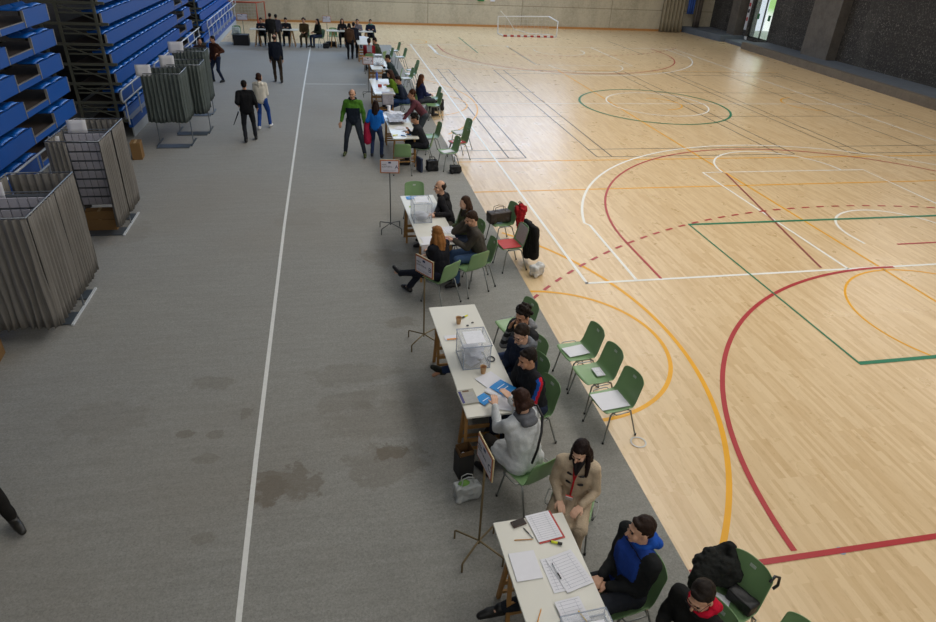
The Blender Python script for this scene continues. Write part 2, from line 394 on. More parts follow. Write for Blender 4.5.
# yellow goal areas and centre line
ribbon(yl,circ(-1.0,7.19,5.71,44.5,-41,60),.065); ribbon(yl,circ(2.85,7.18,1.63,85.8,-85.8,48),.06)
ribbon(yl,circ(9.79,7.17,1.71,56,329,60),.04); ribbon(yl,circ(-1.42,22.39,6.19,40,-42,60),.05); ribbon(yl,circ(2.69,22.08,1.75,80,-80,40),.05)
ribbon(yl,[(9.8,28.5),(9.8,4.0)],.05); ribbon(yl,[(2.98,15.66),(20.8,15.6)],.05); ribbon(yl,[(2.98,13.47),(20.8,13.5)],.05)
ribbon(yl,circ(11.5,22.1,.9,-90,90,24),.05); ribbon(yl,circ(17.9,22.1,1.1,100,260,24),.05); ribbon(yl,circ(4.2,36.2,.8,-80,80,20),.05)
ribbon(yl,[(2.98,28.5),(20.8,28.5)],.04)
# green
ribbon(gn,[(13.2+6,11.25),(7.1,11.25),(7.1,6.22),(13.0+6,6.25)],.085); ribbon(gn,circ(11.26,21.85,2.65)[:-1],.08,True)
ribbon(gn,[(7.05,38.0),(7.07,32.8)],.06)
# black badminton courts
for xs in ((4.4,4.87),(6.85,7.28),(12.38,12.85),(14.72,15.12),(17.55,),(20.15,20.55)):
    for x in xs: ribbon(bk,[(x,28.35),(x,15.92)],.038)
for a,b in ((4.4,4.87),(6.85,12.85),(14.72,20.55),(2.98,4.4)):
    for y in (15.92,16.62,28.35,27.6): 
        if a>2.98 or y in(15.92,16.62): ribbon(bk,[(a,y),(b,y)],.038)
for y in (20.25,24.0): ribbon(bk,[(2.98,y),(7.28,y)],.034); ribbon(bk,[(12.38,y),(20.55,y)],.034)
ribbon(wh,[(5.0,34.9),(5.03,32.0)],.05); ribbon(wh,[(9.12,34.8),(9.16,30.0)],.05); ribbon(bk,[(15.87,37.9),(15.98,33.2)],.04)
for i,(mb,nm,c) in enumerate(((bk,'black','4E4C46'),(yl,'yellow','E2A200'),(wh,'white','E4E4DE'),(br_,'brown','8E4A42'),(rd,'red','A92F33'),(gn,'green','1E7452'))):
    mb.v=[(x,y,z+i*.0009) for x,y,z in mb.v]
    mb.build('trim_%d'%(11+i), paint(nm,c), kind='structure')
mb=MB(); mb.v=[]; ZL[0]=.0068; c=G(638.3,442.5); ribbon(mb,circ(c.x,c.y,.085,n=36)[:-1],.018,True)
ZL[0]=.0012
mb.build('trim_17', M('socket_ring','C9C8C4',.4), kind='structure')
c=G(841,551); MB().lathe([(.045,.001),(.045,.004)],(c.x,c.y,0)).build('trim_18', M('floor_socket_cover','8FA0B4',.4), kind='structure')
# white tape on the carpet
ZL[0]=.0085; mb=MB(); T=[G(*p) for p in [(237,636),(238.6,622),(256,460),(275.4,300),(284.5,225),(294.9,150),(303,92),(310,50),(311,43)]]
ribbon(mb,[(p.x,p.y) for p in T],.05); ribbon(mb,[(-1.0,25.1),(1.2,25.1)],.05)
mb.build('trim_19', M('white_tape','D9D9D4',.6), kind='structure')
ZL[0]=.0012

# ------------------------------------------------------------------ bleachers
m_blue=M('bleacher_blue_panel','0F52A5',.42,var=.06,scale=4); m_seat=M('bright_blue_plastic','0B62BE',.35,spec=.5); m_tread=M('brown_tread','4B423E',.8,bump=.1)
m_steel=M('dull_steel','5E6057',.55,.3); m_white=M('white_tube','D5D8DA',.35); m_edge=M('worn_aluminium_edge','A8A5A0',.4,.5); m_skirt=M('white_skirting_board','B9BEC4',.5)
XF=-5.36
def bleacher(y0,y1,tiers,segs,label,seatw,aisle_rail,ends,maxseat=999):
    """folded telescopic stand: tiers of platform, fascia and seats; segs = seated stretches along y"""
    r=empty('bleacher',(XF,y0,0))
    L=y1-y0
    cnt=0
    for k in tiers:
        zt=1.15+.46*k; x0=-.0-.012*k
        pb=MB(); pb.box((x0-.42,L/2,zt-.27),(.84,L,.05))
        pl=pb.build('tread', m_tread, r)
        mb=MB(); mb.box((x0+.012,L/2,zt-.26),(.03,L,.10))
        mb.build('tread_fascia', m_blue, pl); MB().box((x0+.01,L/2,zt-.2),(.035,L,.012)).build('nosing', m_edge, pl)
        for (a,b) in segs:
            fb=MB(); fb.box((x0+.016,(a+b)/2,zt-.155),(.034,b-a,.29)); fo=fb.build('front_panel', m_blue, r)
            if ends: MB().box((x0+.02,b-.008,zt-.16),(.045,.02,.29)).build('panel_edge', m_edge, fo); MB().box((x0+.02,a+.008,zt-.16),(.045,.02,.29)).build('panel_edge', m_edge, fo)
            n=max(1,round((b-a)/seatw)); w_=(b-a)/n
            for i in range(n):
                cnt+=1
                if cnt>maxseat: continue
                yc=a+w_*(i+.5)
                s=MB(); s.sheet(lambda u,v:(x0-.02-.36*v, yc+(u-.5)*(w_-.05), zt-.02+.045*(1-(2*u-1)**4)*sin(pi*min(1,v*1.6+.15))+ (.05 if v>.85 else 0)*(v-.85)*6),5,6,.02)
                s.build('seat', m_seat, fo)
    return r
XF=-5.47
A=bleacher(5.5,15.35,range(0,6),[(0,7.55),(8.65,9.85)],'',.6,True,True)
XF=-5.36
tag(A,'folded blue stand at the left edge of the photo, nearest the camera','bleacher','blue folded stands')
B=bleacher(18.2,29.3,range(-1,6),[(0,8.4),(9.7,11.0)],'',.56,True,True)
tag(B,'long folded blue stand with white handrail behind the three far curtained booths','bleacher','blue folded stands')
Cb=bleacher(31.2,41.5,range(-1,6),[(0,10.3)],'',.8,True,False)
tag(Cb,'farthest folded blue stand, with long white barrier, near the orange goal','bleacher','blue folded stands')
def endframe(par,y,sgn):
    """steel end bracing of a stand, in the stand's own axes"""
    mb=MB()
    for x in (-.12,-.95,-1.35): mb.box((x,y,1.95),(.06,.06,3.9))
    for k in range(-1,6):
        z=.9+.46*k
        mb.box((-.62,y,z),(1.5,.05,.06)); mb.box((-.5,y,z-.22),(.8,.03,.035)); mb.box((-.5,y,z-.12),(.8,.03,.03))
        mb.bar((-.15,y,z-.36),(-.9,y,z-.04),.02,.03)
    mb.build('end_frame', m_steel, par)
endframe(B,-.06,-1); endframe(Cb,-.1,-1)
mb=MB()
for x in (-.55,-1.1):
    mb.box((x,9.9,1.9),(.06,.06,3.8))
for k in range(-1,6): mb.box((-.8,9.9,.85+.46*k),(.9,.05,.06))
mb.build('end_frame', m_steel, A)
def low_front(par,L,y0=0):
    MB().box((.15,y0+L/2,.13),(.03,L,.245)).build('skirting', m_skirt, par)
    MB().box((.12,y0+L/2,.36),(.1,L,.22)).build('base_panel', m_blue, par)
    MB().box((.06,y0+L/2,.475),(.24,L,.012)).build('base_edge', m_edge, par)
low_front(B,11.1); low_front(Cb,10.3); low_front(A,7.4)
def rail(par,y0,y1,step,x=.26):
    mb=MB(); zt,zl=1.32,1.04
    c=[(x,y0,zt-.05),(x,y0+.06,zt)]
    mb.tube([(x,y1,zt),(x,y0+.1,zt),(x,y0+.02,zt-.04),(x,y0,zt-.12),(x,y0,zl+.08),(x,y0+.05,zl),(x,y1,zl)],.02)
    y=y0+.2
    while y<y1:
        mb.tube([(x,y,.47),(x,y,zl)],.018); mb.tube([(x,y+step*.7,zl),(x,y+step*.7,zt)],.015); y+=step
    mb.build('handrail', m_white, par)
rail(B,-.75+.02,2.2,1.25); rail(B,2.9,11.0,1.15); rail(Cb,.0,10.2,1.15); rail(A,-7.4,7.35,1.1,.3)

# ------------------------------------------------------------------ goals, curtain, far wall signs
m_gw=M('goal_white_tube','D8D8D4',.4); m_gr=M('goal_red_paint','A9342E',.45); m_net=M('pale_net_cord','C4C2B8',.8)
def net(mb,fn,nu,nv,r=.006):
    for i in range(nu+1): mb.tube([fn(i/nu,j/6) for j in range(7)],r,4,cap=False)
    for j in range(nv+1): mb.tube([fn(i/8,j/nv) for i in range(9)],r,4,cap=False)
g=empty('small_goal',(11.42,38.75,0)); tag(g,'low white goal with red and white striped bar on the boards by the far wall','goal')
n=16
for par in (0,1):
    mb=MB()
    for i in range(par,n,2): mb.box((-1.6+3.2*(i+.5)/n,0,.05),(3.2/n,.09,.09))
    mb.build('striped_bar' , m_gr if par==0 else m_gw, g)
mb=MB(); mb.tube([(-1.6,.05,.05),(-1.72,.9,.05),(-1.75,1.0,.95)],.03); mb.tube([(1.6,0,.1),(1.6,0,.86),(1.35,1.0,1.02)],.035); mb.tube([(-1.75,1.0,.95),(1.35,1.0,1.02)],.025); mb.tube([(-1.75,.5,1.3),(-1.3,.5,.9),(-.85,.6,.35),(.1,.6,.12),(1.5,.4,.1)],.02)
mb.build('frame', m_gw, g)
mb=MB(); net(mb,lambda u,v:(-1.72+3.1*u,1.0-.1*v,1.0*(1-v)+.03),14,5); mb.build('net', m_net, g)
g=empty('handball_goal',(-5.15,42.0,0)); tag(g,'orange framed goal against the far wall beside the farthest stand','goal')
m_or=M('orange_goal_paint','B0543A',.5)
MB().tube([(-1.1,0,0),(-1.1,0,1.1),(1.1,0,1.1),(1.1,0,0)],.05).build('front_frame', m_or, g)
MB().tube([(1.1,0,1.1),(1.5,.6,1.1),(1.5,.75,.05),(1.1,0,.05)],.035).build('side_frame', m_or, g); MB().tube([(-1.1,0,1.1),(-1.0,.6,1.1),(-1.0,.75,.05),(-1.1,0,.05)],.035).build('side_frame', m_or, g)
mb=MB(); net(mb,lambda u,v:(-1.0+2.4*u,.65,1.1*(1-v)+.03),14,7); mb.build('net', m_net, g)
mb=MB(); mb.sheet(lambda u,v:(21.3+1.55*u,42.55+.09*sin(u*38)*(.6+.4*(1-v)),.02+4.2*v),90,6,.015)
o=mb.build('hanging_curtain', M('beige_heavy_curtain','8E8570',.9,bump=.2)); tag(o,'heavy beige curtain hanging in the far right corner','curtain')
mb=MB(); mb.sheet(lambda u,v:(22.95+.5*u,42.35+.05*sin(u*20),1.15+2.6*v),30,6,.015)
o=mb.build('hanging_cloth', M('blue_hanging_cloth','2E4F96',.8)); tag(o,'blue cloth hanging next to the beige corner curtain','cloth')
mb=MB(); mb.sheet(lambda u,v:(23.5+.45*u,42.3+.07*sin(u*16),.36+3.9*v),30,6,.015)
o=mb.build('hanging_curtain', M('brown_heavy_curtain','57504A',.9,bump=.2)); tag(o,'dark brown curtain hanging beside the blue cloth','curtain')
o=MB().box((9.3,43.0,1.62),(.42,.06,.3)).build('exit_sign', M('green_exit_sign','1F7A3E',.5)); tag(o,'small green sign on the concrete far wall above the low goal','sign')
o=MB().box((10.05,43.0,1.6),(.28,.05,.28)).build('wall_notice', M('white_wall_notice','D5DAE4',.5)); tag(o,'small white sign on the far wall beside the green one','sign')
# ------------------------------------------------------------------ green shell chairs
m_green=M('green_shell_plastic','7B9C6C',.38,var=.08,scale=6,spec=.5); m_chrome=M('grey_chair_tube','8C8F8C',.3,.7); m_foot=M('rubber_foot','1D1D1D',.7)
def shell(u,v):
    # v: 0 front lip .. 1 top of the back ; u across
    P=[(.225,.425),(.205,.442),(.12,.437),(0,.430),(-.12,.436),(-.185,.46),(-.215,.51),(-.235,.58),(-.262,.68),(-.285,.76),(-.297,.815)]
    t=v*(len(P)-1); i=min(int(t),len(P)-2); f=t-i
    p0=P[max(i-1,0)];p1=P[i];p2=P[i+1];p3=P[min(i+2,len(P)-1)]
    def cr(a,b,c,d): return .5*(2*b+(c-a)*f+(2*a-5*b+4*c-d)*f*f+(3*b-a-3*c+d)*f**3)
    y=cr(p0[0],p1[0],p2[0],p3[0]); z=cr(p0[1],p1[1],p2[1],p3[1])
    s=2*u-1; wd=.225 if v<.45 else .225-.015*(v-.45)/.55
    if v>.9: wd*=1-.22*((v-.9)/.1)**2
    if v<.08: wd*=1-.12*((.08-v)/.08)**2
    e=abs(s)**3
    if v<.45: z+=.022*e
    else: y+=.035*e
    if v>.93: z-=.012*s*s
    return Vector((s*wd,y,z))
def make_chair(label,grp='green plastic chairs'):
    r=empty('chair'); tag(r,label,'chair',grp)
    mb=MB(); NU,NV=13,22
    mb.grid(shell,NU,NV)
    o=bake(mb,'seat_shell',m_green,solid=.009,sub=1,parent=r)
    for sx in (-1,1):
        l=MB().tube([(sx*.235,.215,.01),(sx*.2,.15,.40),(sx*.19,.1,.425)],.011,8).build('leg',m_chrome,r); MB().lathe([(.014,.0),(.014,.03)],(sx*.236,.217,0),8).build('rubber_foot',m_foot,l)
        l=MB().tube([(sx*.235,-.265,.01),(sx*.2,-.14,.40),(sx*.19,-.08,.425)],.011,8).build('leg',m_chrome,r); MB().lathe([(.014,.0),(.014,.03)],(sx*.236,-.267,0),8).build('rubber_foot',m_foot,l)
    mb=MB()
    for sx in (-1,1):
        mb.tube([(sx*.19,.12,.424),(sx*.19,-.1,.424)],.011,8)
        mb.tube([(sx*.2,.13,.43),(sx*.262,.12,.445),(sx*.27,.09,.45),(sx*.27,-.05,.45),(sx*.262,-.09,.445),(sx*.2,-.1,.43)],.007,8)
    mb.tube([(-.19,.1,.42),(.19,.1,.42)],.009,8); mb.tube([(-.19,-.09,.42),(.19,-.09,.42)],.009,8)
    mb.build('seat_frame',m_chrome,r)
    MB().box((0,-.268,.742),(.06,.004,.03),_rx(.22)).build('back_mark',M('pale_mark','B9C4B6',.35),r)  # small pale mark near the top of the back
    reg(r); return r
CH0=[None]
def chair(x,y,h,label,grp='green plastic chairs',z=0.007):
    """h: direction the sitter would face, degrees from +x"""
    if CH0[0] is None: c=CH0[0]=make_chair(label,grp)
    else: c=copy_tree(CH0[0]); c['label']=label; c['group']=grp
    c.scale=(.90,.93,.95); c.location=(x,y,z if x<2.85 else .004); c.rotation_euler=(0,0,radians(h-90)); return c

# ------------------------------------------------------------------ tables on trestles
m_top=M('white_laminate','D9D7CC',.3,var=.02,scale=3,spec=.45); m_pine=M('pine_trestle','A67C48',.6,var=.22,scale=14); m_tedge=M('table_edge_band','BDBBAF',.5)
def table(cx,cy,L,rot,label,w_=.62,grp='white polling tables'):
    r=empty('trestle_table',(cx,cy,.007),radians(rot)); tag(r,label,'table',grp)
    MB().box((0,0,.739),(w_,L,.022)).build('tabletop',[m_top],r,bevel=.003)
    for sy in (-1,1):
        yc=sy*(L/2-.32)
        mb=MB(); mb.box((0,yc,.708),(w_-.06,.045,.04))
        t=mb.build('trestle',m_pine,r)
        for s in (-1,1):
            for zz,hh in ((.24,.045),(.12,.03)): MB().box((0,yc+s*.105,zz),(w_-.14,.02,hh)).build('rail',m_pine,t)
        for sx in (-1,1):
            for s in (-1,1):
                MB().bar((sx*(w_/2-.07),yc+s*.022,.70),(sx*(w_/2-.05),yc+s*.14,.0),.035,.03).build('leg',m_pine,t)
    return r
TZ=.757+.002
T_f=table(1.45,2.47,2.25,2,'white trestle table nearest the camera, with papers, phone and yellow marker')
T_e=table(1.41,6.08,2.25,2,'second white table from the camera, with coffee cups, clear ballot box and blue leaflets')
T_d=table(1.46,10.24,2.2,2.5,'third white table from the camera, with the balding man on its right')
T_c=table(1.60,16.4,2.5,1.5,'white table with messy paper pile beside girl in blue jumper')
T_b=table(1.50,21.1,2.25,1,'white table with a grey sheet hanging from its near end, behind the girl in blue')
T_a=table(1.66,25.1,2.4,1,'small looking white table with ballot box beside person in dark green jacket')
T_g=table(1.42,30.7,2.2,1,'white table partly hidden behind two people in red and olive jackets')
T_h=table(-2.55,33.75,2.2,90,'white table in the far row nearest the orange goal')
T_i=table(.93,33.75,2.2,90,'white table in the far row nearest the low goal')

# ------------------------------------------------------------------ things on tables
m_paper=M('white_paper','DFDFE4',.7,var=.03); m_print=M('printed_grey_ink','A9AAB6',.8); m_dark_pl=M('black_plastic','17171A',.35)
def paper(x,y,rot,wd,ln,label,z=TZ,lines=0,col=None,n=1,name='paper_sheet',grp='papers',cat='paper'):
    m=col or m_paper; th=.0006+.0009*n
    o=MB().sheet(lambda u,v:((u-.5)*wd,(v-.5)*ln,th/2+.0008),2,2,th,smooth=False).build(name,m,None,(x,y,z+.001),radians(rot)); tag(o,label,cat,grp)
    if lines:
        mb=MB()
        for i in range(lines): mb.box((0,(-.42+.84*i/max(1,lines-1))*ln,th+.0012),(wd*.84,.0022,.0005))
        mb.box((-wd*.3,0,th+.0012),(.002,ln*.85,.0006)); mb.box((wd*.28,0,th+.0012),(.002,ln*.85,.0006)); mb.build('printed_lines',m_print,o)
    return o
def onT(px,py,z=TZ): p=G(px,py,z); return p.x,p.y
def cup(x,y,label,z=TZ,grp='coffee cups'):
    r=empty('paper_cup',(x,y,z)); tag(r,label,'cup',grp)
    MB().lathe([(.025,0),(.036,.088),(.038,.092),(.034,.09),(.033,.07)],n=18).build('cup_wall',M('tan_paper_cup','BB9468',.6),r)
    MB().lathe([(.0325,.068),(.0325,.072)],n=18).build('coffee',M('milky_coffee','7A5436',.3),r); return r
def pen(x,y,rot,ln,r,cols,label,name='pen',z=TZ,grp=None,cat='pen'):
    e=empty(name,(x,y,z+r),radians(rot)); tag(e,label,cat,grp)
    MB().tube([(-ln/2,0,0),(ln*.15,0,0),(ln*.15+.001,0,0),(ln*.4,0,0)],r,10).build('barrel',M('pen_'+cols[0],cols[0],.4),e)
    MB().tube([(ln*.4,0,0),(ln*.5,0,0)],[r,r*.35],10).build('tip',M('pen_'+cols[1],cols[1],.4),e)
    MB().tube([(-ln/2,0,0),(-ln*.12,0,0)],r*1.12,10).build('cap',M('pen_'+cols[2],cols[2],.4),e); return e
m_acr=mat_clear('clear_acrylic','E6EBF2',.16); m_acre=mat_clear('acrylic_edge','AEB8C6',.55)
def ballot_box(x,y,rot,label,w_=.31,d=.40,h=.34,paperfill=.18):
    r=empty('ballot_box',(x,y,TZ+.001),radians(rot)); tag(r,label,'ballot box','clear ballot boxes')
    t=.005; mb=MB()
    for s in (-1,1): mb.box((s*w_/2,0,h/2),(t,d,h)); mb.box((0,s*d/2,h/2),(w_,t,h))
    mb.box((0,0,t/2),(w_,d,t)); mb.build('walls',m_acr,r)
    lid=MB().box((0,0,h+.004),(w_+.02,d+.02,.008)).build('lid',m_acr,r)
    MB().box((0,0,h+.0095),(w_*.72,d*.66,.002)).build('lid_label',M('lid_label_paper','DCDDE2',.6),lid)
    mb=MB()
    for sx in (-1,1):
        for sy in (-1,1): mb.box((sx*w_/2,sy*d/2,h/2),(.009,.009,h))
        mb.box((sx*(w_/2+.008),0,h+.004),(.006,d+.02,.012)); mb.box((0,sx*(d/2+.008),h+.004),(w_+.02,.006,.012))
        mb.box((sx*w_/2,0,.004),(.009,d,.009)); mb.box((0,sx*d/2,.004),(w_,.009,.009))
    mb.build('edges',m_acre,r)
    return r
def envelopes(x,y,rot,n,w_,d,label):
    """loose voting envelopes lying in a box: each one its own thing"""
    rr=random.Random(int(x*1000+y*77)); src=None
    for i in range(n):
        lay=i//6; 
        if src is None: src=MB().box((0,0,0),(.15,.105,.003)).build('voting_envelope',M('envelope_white','D6D8E0',.7))
        o=src if i==0 else src.copy()
        if i: C.objects.link(o)
        a=radians(rot); lx=rr.uniform(-1,1)*(w_/2-.09); ly=rr.uniform(-1,1)*(d/2-.09)
        o.location=(x+lx*cos(a)-ly*sin(a), y+lx*sin(a)+ly*cos(a), TZ+.014+i*.0075); o.rotation_euler=(rr.uniform(-.12,.12),rr.uniform(-.12,.12),rr.uniform(0,3.1))
        tag(o,label,'envelope',label+' group'[:0]); o['group']='envelopes: '+label
p=Vector(onT(474.5,369.5)); bx,by=1.40,5.95
ballot_box(bx,by,2,'clear ballot box full of envelopes on the second table, behind a coffee cup',.31,.38,.30)
envelopes(bx,by,2,22,.31,.38,'white envelope inside the ballot box on the second table')
ballot_box(1.35,10.2,2,'clear ballot box on the table between the bald man and the blonde woman',.30,.38,.34)
envelopes(1.35,10.2,2,14,.3,.38,'white envelope inside the ballot box between bald man and blonde woman')
ballot_box(1.66,24.75,0,'clear ballot box on the table beside the person in dark green jacket',.34,.4,.34); envelopes(1.66,24.75,2,10,.3,.38,'white envelope inside the far ballot box beside the dark green jacket')
# nearest table (T_f)
x,y=onT(545,527); r=paper(x,y,8,.23,.30,'red clipboard under a printed list at the head of the nearest table',col=M('red_clipboard','B5443C',.5),n=2,name='clipboard',grp=None,cat='clipboard'); r.pop('group',None) if 'group' in r else None
paper(x-.012,y+.006,8,.215,.285,'printed list lying on the red clipboard',z=TZ+.005,lines=12,grp='papers on the nearest table')
x,y=onT(525.5,566); paper(x,y,1,.21,.26,'blank pale sheet left of the printed lists on the nearest table',lines=0,n=5,grp='papers on the nearest table')
x,y=onT(560,573.5); paper(x,y,4,.22,.31,'printed list partly covered, left one of two on the nearest table',lines=10,grp='papers on the nearest table')
x,y=onT(569,571); paper(x,y,14,.24,.33,'printed list with a black pen on it on the nearest table',z=TZ+.005,lines=11,grp='papers on the nearest table')
x,y=onT(518.5,523.5); e=empty('mobile_phone',(x,y,TZ+.001),radians(15)); tag(e,'dark brown mobile phone at the far left corner of the nearest table','phone')
MB().box((0,0,.007),(.125,.068,.014)).build('case',M('brown_phone_case','4A3A34',.45),e,bevel=.005); MB().box((0,0,.0145),(.11,.056,.002)).build('screen',M('dark_screen','2A2422',.25),e)
x,y=onT(556,543.5); pen(x,y,155,.10,.011,('DCE22E','3A3A30','33332E'),'short yellow highlighter with black cap on the nearest table','highlighter',cat='marker')
x,y=onT(524,540); pen(x,y,-5,.16,.004,('B8864A','E2C79A','B8864A'),'wooden pencil beside the red clipboard','pencil',cat='pencil')
x,y=onT(528,533); pen(x,y,115,.13,.0045,('2A2A2E','999999','B9BDC2'),'black and silver pen against the red clipboard')
x,y=onT(556.5,571.5,TZ+.012); pen(x,y,100,.15,.0045,('C9CDD2','222222','222222'),'clear pen with black end lying on the printed lists',z=TZ+.0145)
x,y=onT(539,617); pen(x,y,60,.15,.004,('D9922E','E2C79A','D9922E'),'orange pencil at the bottom edge of the nearest table','pencil',cat='pencil')
e=ballot_box(1.56,2.395,3,'clear box holding printed cards, cut by the bottom edge of the photo',.34,.46,.06)
x,y=onT(572,612); paper(x,y,6,.2,.2,'printed card inside the clear box at the bottom edge',z=TZ+.012,lines=7,grp='papers on the nearest table')
x,y=onT(582,618); pen(x,y,110,.1,.005,('E0B91E','E0B91E','E0B91E'),'yellow pen inside the clear box at the bottom edge',z=TZ+.018)
# second table (T_e)
x,y=onT(458.5,323.5); cup(x,y,'coffee cup at the far end of the second table by the highlighter')
x,y=onT(483,373); cup(x,y,'coffee cup in front of the ballot box on the second table')
x,y=onT(465,317); pen(x,y,35,.11,.010,('E4E12C','2A2A28','26261F'),'yellow highlighter with black cap near the coffee cup on second table','highlighter',cat='marker')
for px,py in ((467.5,326),(472.5,323)):
    x,y=onT(px,py); o=MB().box((0,0,.006),(.03,.018,.01)).build('binder_clip',m_dark_pl,None,(x,y,TZ+.001),.4,bevel=.002); tag(o,'small black clip on the second table behind the ballot box','clip','black clips on the second table')
x,y=onT(491,359.5); mb=MB(); mb.tube([(.04*cos(t*pi/9),.052*sin(t*pi/9),.009) for t in range(18)],.008,8,closed=True); o=mb.build('wristband',m_dark_pl,None,(x,y,TZ)); tag(o,'black wristband ring on the second table right of the ballot box','wristband')
x,y=onT(451,338); paper(x,y,3,.16,.11,'small white slip left of the ballot box on the second table',n=3,grp='papers on the second table'); paper(x+.01,y-.035,3,.13,.03,'orange edged strip beside the small slip on the second table',z=TZ+.006,col=M('orange_strip','D9923A',.6),grp='papers on the second table')
x,y=onT(490,380.5); paper(x,y,30,.24,.24,'white folded list on the second table beyond the blue leaflets',n=5,grp='papers on the second table')
m_leaf=M('bright_blue_leaflet','1686CF',.45)
def leaflet(x,y,rot,wd,ln,label,z,lines=2):
    o=MB().sheet(lambda u,v:((u-.5)*wd,(v-.5)*ln,.001+.004*sin(u*pi)),8,2,.0012,smooth=False).build('leaflet',m_leaf,None,(x,y,z),radians(rot)); tag(o,label,'leaflet','blue leaflets')
    mb=MB()
    for i in range(lines): mb.box((0,(-.1+.2*i/max(1,lines-1))*ln*1.2,.0062),(wd*.6,.009,.001))
    mb.build('white_lettering',M('leaflet_white','E6EEF5',.6),o); return o
z=TZ+.012
leaflet(1.61,5.34,38,.20,.22,'bright blue leaflet with white writing in front of woman in light coat',z+.02)
leaflet(1.375,5.20,35,.15,.15,'bright blue leaflet nearest the newspaper on the second table',z,1)
x,y=onT(503,401,z); paper(x,y,-20,.21,.28,'open white booklet page held by the woman in light coat',z=TZ+.004,n=3,grp='papers on the second table')
paper(1.485,5.27,36,.07,.2,'narrow white page between the two blue leaflets',z=z+.012,grp='papers on the second table')
x,y=onT(467.5,397.5); e=empty('newspaper',(x,y,TZ+.001),radians(5)); tag(e,'folded newspaper on the near left corner of the second table','newspaper')
MB().box((0,0,.009),(.19,.24,.018)).build('pages',M('newsprint','A9A79B',.85),e,bevel=.004)
mb=MB(); mb.box((-.068,-.01,.0185),(.028,.2,.001)); mb.build('cover_photo',M('newspaper_blue','4A4A78',.8),e)
MB().box((.0,.085,.0186),(.07,.025,.001)).build('cover_photo',M('newspaper_brown','6A503C',.8),e)
mb=MB()
for i in range(9): mb.box((.02,.05-.02*i,.0184),(.11,.006,.0006))
mb.build('printed_columns',m_print,e)
# third table
x,y=onT(411.5,198); leaflet(x,y,3,.2,.15,'bright blue leaflet on the far left corner of the third table',TZ+.002)
x,y=onT(425,206,TZ+.35); 
x,y=onT(434,212); paper(x,y,4,.2,.28,'white sheet right of the ballot box on the third table',n=2,grp='papers on the third table')
x,y=onT(449,230); paper(x,y,12,.2,.28,'white sheet in front of the man on the phone',lines=6,grp='papers on the third table')
x,y=onT(451,239.5); paper(x,y,-20,.2,.13,'pink sheet in front of the man on the phone',z=TZ+.004,col=M('pink_paper','DFA6AC',.7),grp='papers on the third table')
x,y=onT(428,240); paper(x,y,8,.2,.26,'white sheet at the near left end of the third table',n=2,grp='papers on the third table')
o=MB().sheet(lambda u,v:((u-.5)*.14,.06-.075*min(1,v/.3)-.012*max(0,v-.3),.003-.26*max(0,v-.3)),4,10,.003,smooth=False).build('hanging_paper',m_paper,None,(1.285,9.146,TZ),radians(2.5)); tag(o,'white sheet hanging off the near left corner of the third table','paper')
x,y=onT(410,207); o=MB().lathe([(.018,0),(.018,.012)]).build('sticker_roll',M('lime_green_tape','9BBE2A',.5),None,(x,y,TZ)); tag(o,'small lime green roll beside the ballot box on the third table','tape roll')
# messy table (T_c)
rr=random.Random(3)
PL=['beside the standing girl','under the arms of the person in burgundy','in front of the seated person in black','in the middle of the messy table','at the far end of the messy table','near the far left corner of the messy table','partly over the left edge of the messy table','on top of the pile on the messy table']
for i,(px,py) in enumerate([(400,128),(398,113),(408,130),(396,122),(392,114),(390,113),(393,120),(400,121)]):
    x,y=onT(px,py); paper(x,y,rr.uniform(-60,60),.22,.30,'white sheet '+PL[i],z=TZ+.002+.005*i,lines=5 if i%2 else 0,grp='papers on the messy table')
o=MB().sheet(lambda u,v:((u-.5)*.45,(v-.5)*.8,.03+.035*noise.noise(Vector((u*5,v*7,1)))),18,24,.004).build('crumpled_plastic_sheet',M('grey_ballot_pile','A2A4AE',.5,var=.5,scale=22),None,(1.55,16.75,TZ+.06)); tag(o,'crumpled grey and white wrapping in the middle of the messy table','wrapping')
for px,py,rot,c,l in ((395.5,135.5,20,'E0DC3A','yellow highlighter at the near end of the messy table'),(403.5,136,-40,'4A7FC0','blue pen at the near end of the messy table'),(409,135,-40,'4A7FC0','blue pen nearest the seated person in black')):
    x,y=onT(px,py); pen(x,y,rot,.14,.01,(c,'DDDDDD',c),l,'marker_pen',cat='marker')
x,y=onT(389,113); o=MB().lathe([(.04,0),(.045,.2),(.042,.2),(.04,.19)]).build('paper_cup',m_paper,None,(x,y,TZ)); tag(o,'tall white cup at the far left of the messy table','cup')
# table b
x,y=onT(381,90); paper(x,y,5,.3,.3,'white sheet at the near left end of the table with the hanging sheet',n=2,grp='papers far'); x,y=onT(386,83); paper(x,y,15,.35,.35,'white sheet in the middle of the table with the hanging sheet',n=2,grp='papers far')
x,y=onT(377,80); o=MB().lathe([(.035,0),(.035,.2),(.014,.24),(.014,.27)]).build('water_bottle',M('blue_bottle','4A68B8',.3),None,(x,y,TZ)); tag(o,'blue bottle on the table behind the girl in blue','bottle')
x,y=onT(380,87); o=MB().box((0,0,.04),(.12,.09,.08)).build('small_box',M('red_carton','A83A36',.6),None,(x,y,TZ),bevel=.004); tag(o,'small red box on the table behind the girl in blue','box')
o=MB().sheet(lambda u,v:((u-.5)*.34,(.16-.2*min(1,v/.45)) - .025*sin(u*8)*max(0,v-.4),.012-max(0,v-.45)*.62),12,14,.006).build('hanging_poster',M('grey_printed_poster','A7A3AC',.6,var=.35,scale=26),None,(1.6,20.03,TZ),0); tag(o,'grey printed sheet draped over the near end of the table behind the girl','poster')
# table g and far tables
x,y=onT(361,37); paper(x,y,0,.4,.5,'white sheets on the table behind the red jacket',n=2,grp='papers far')

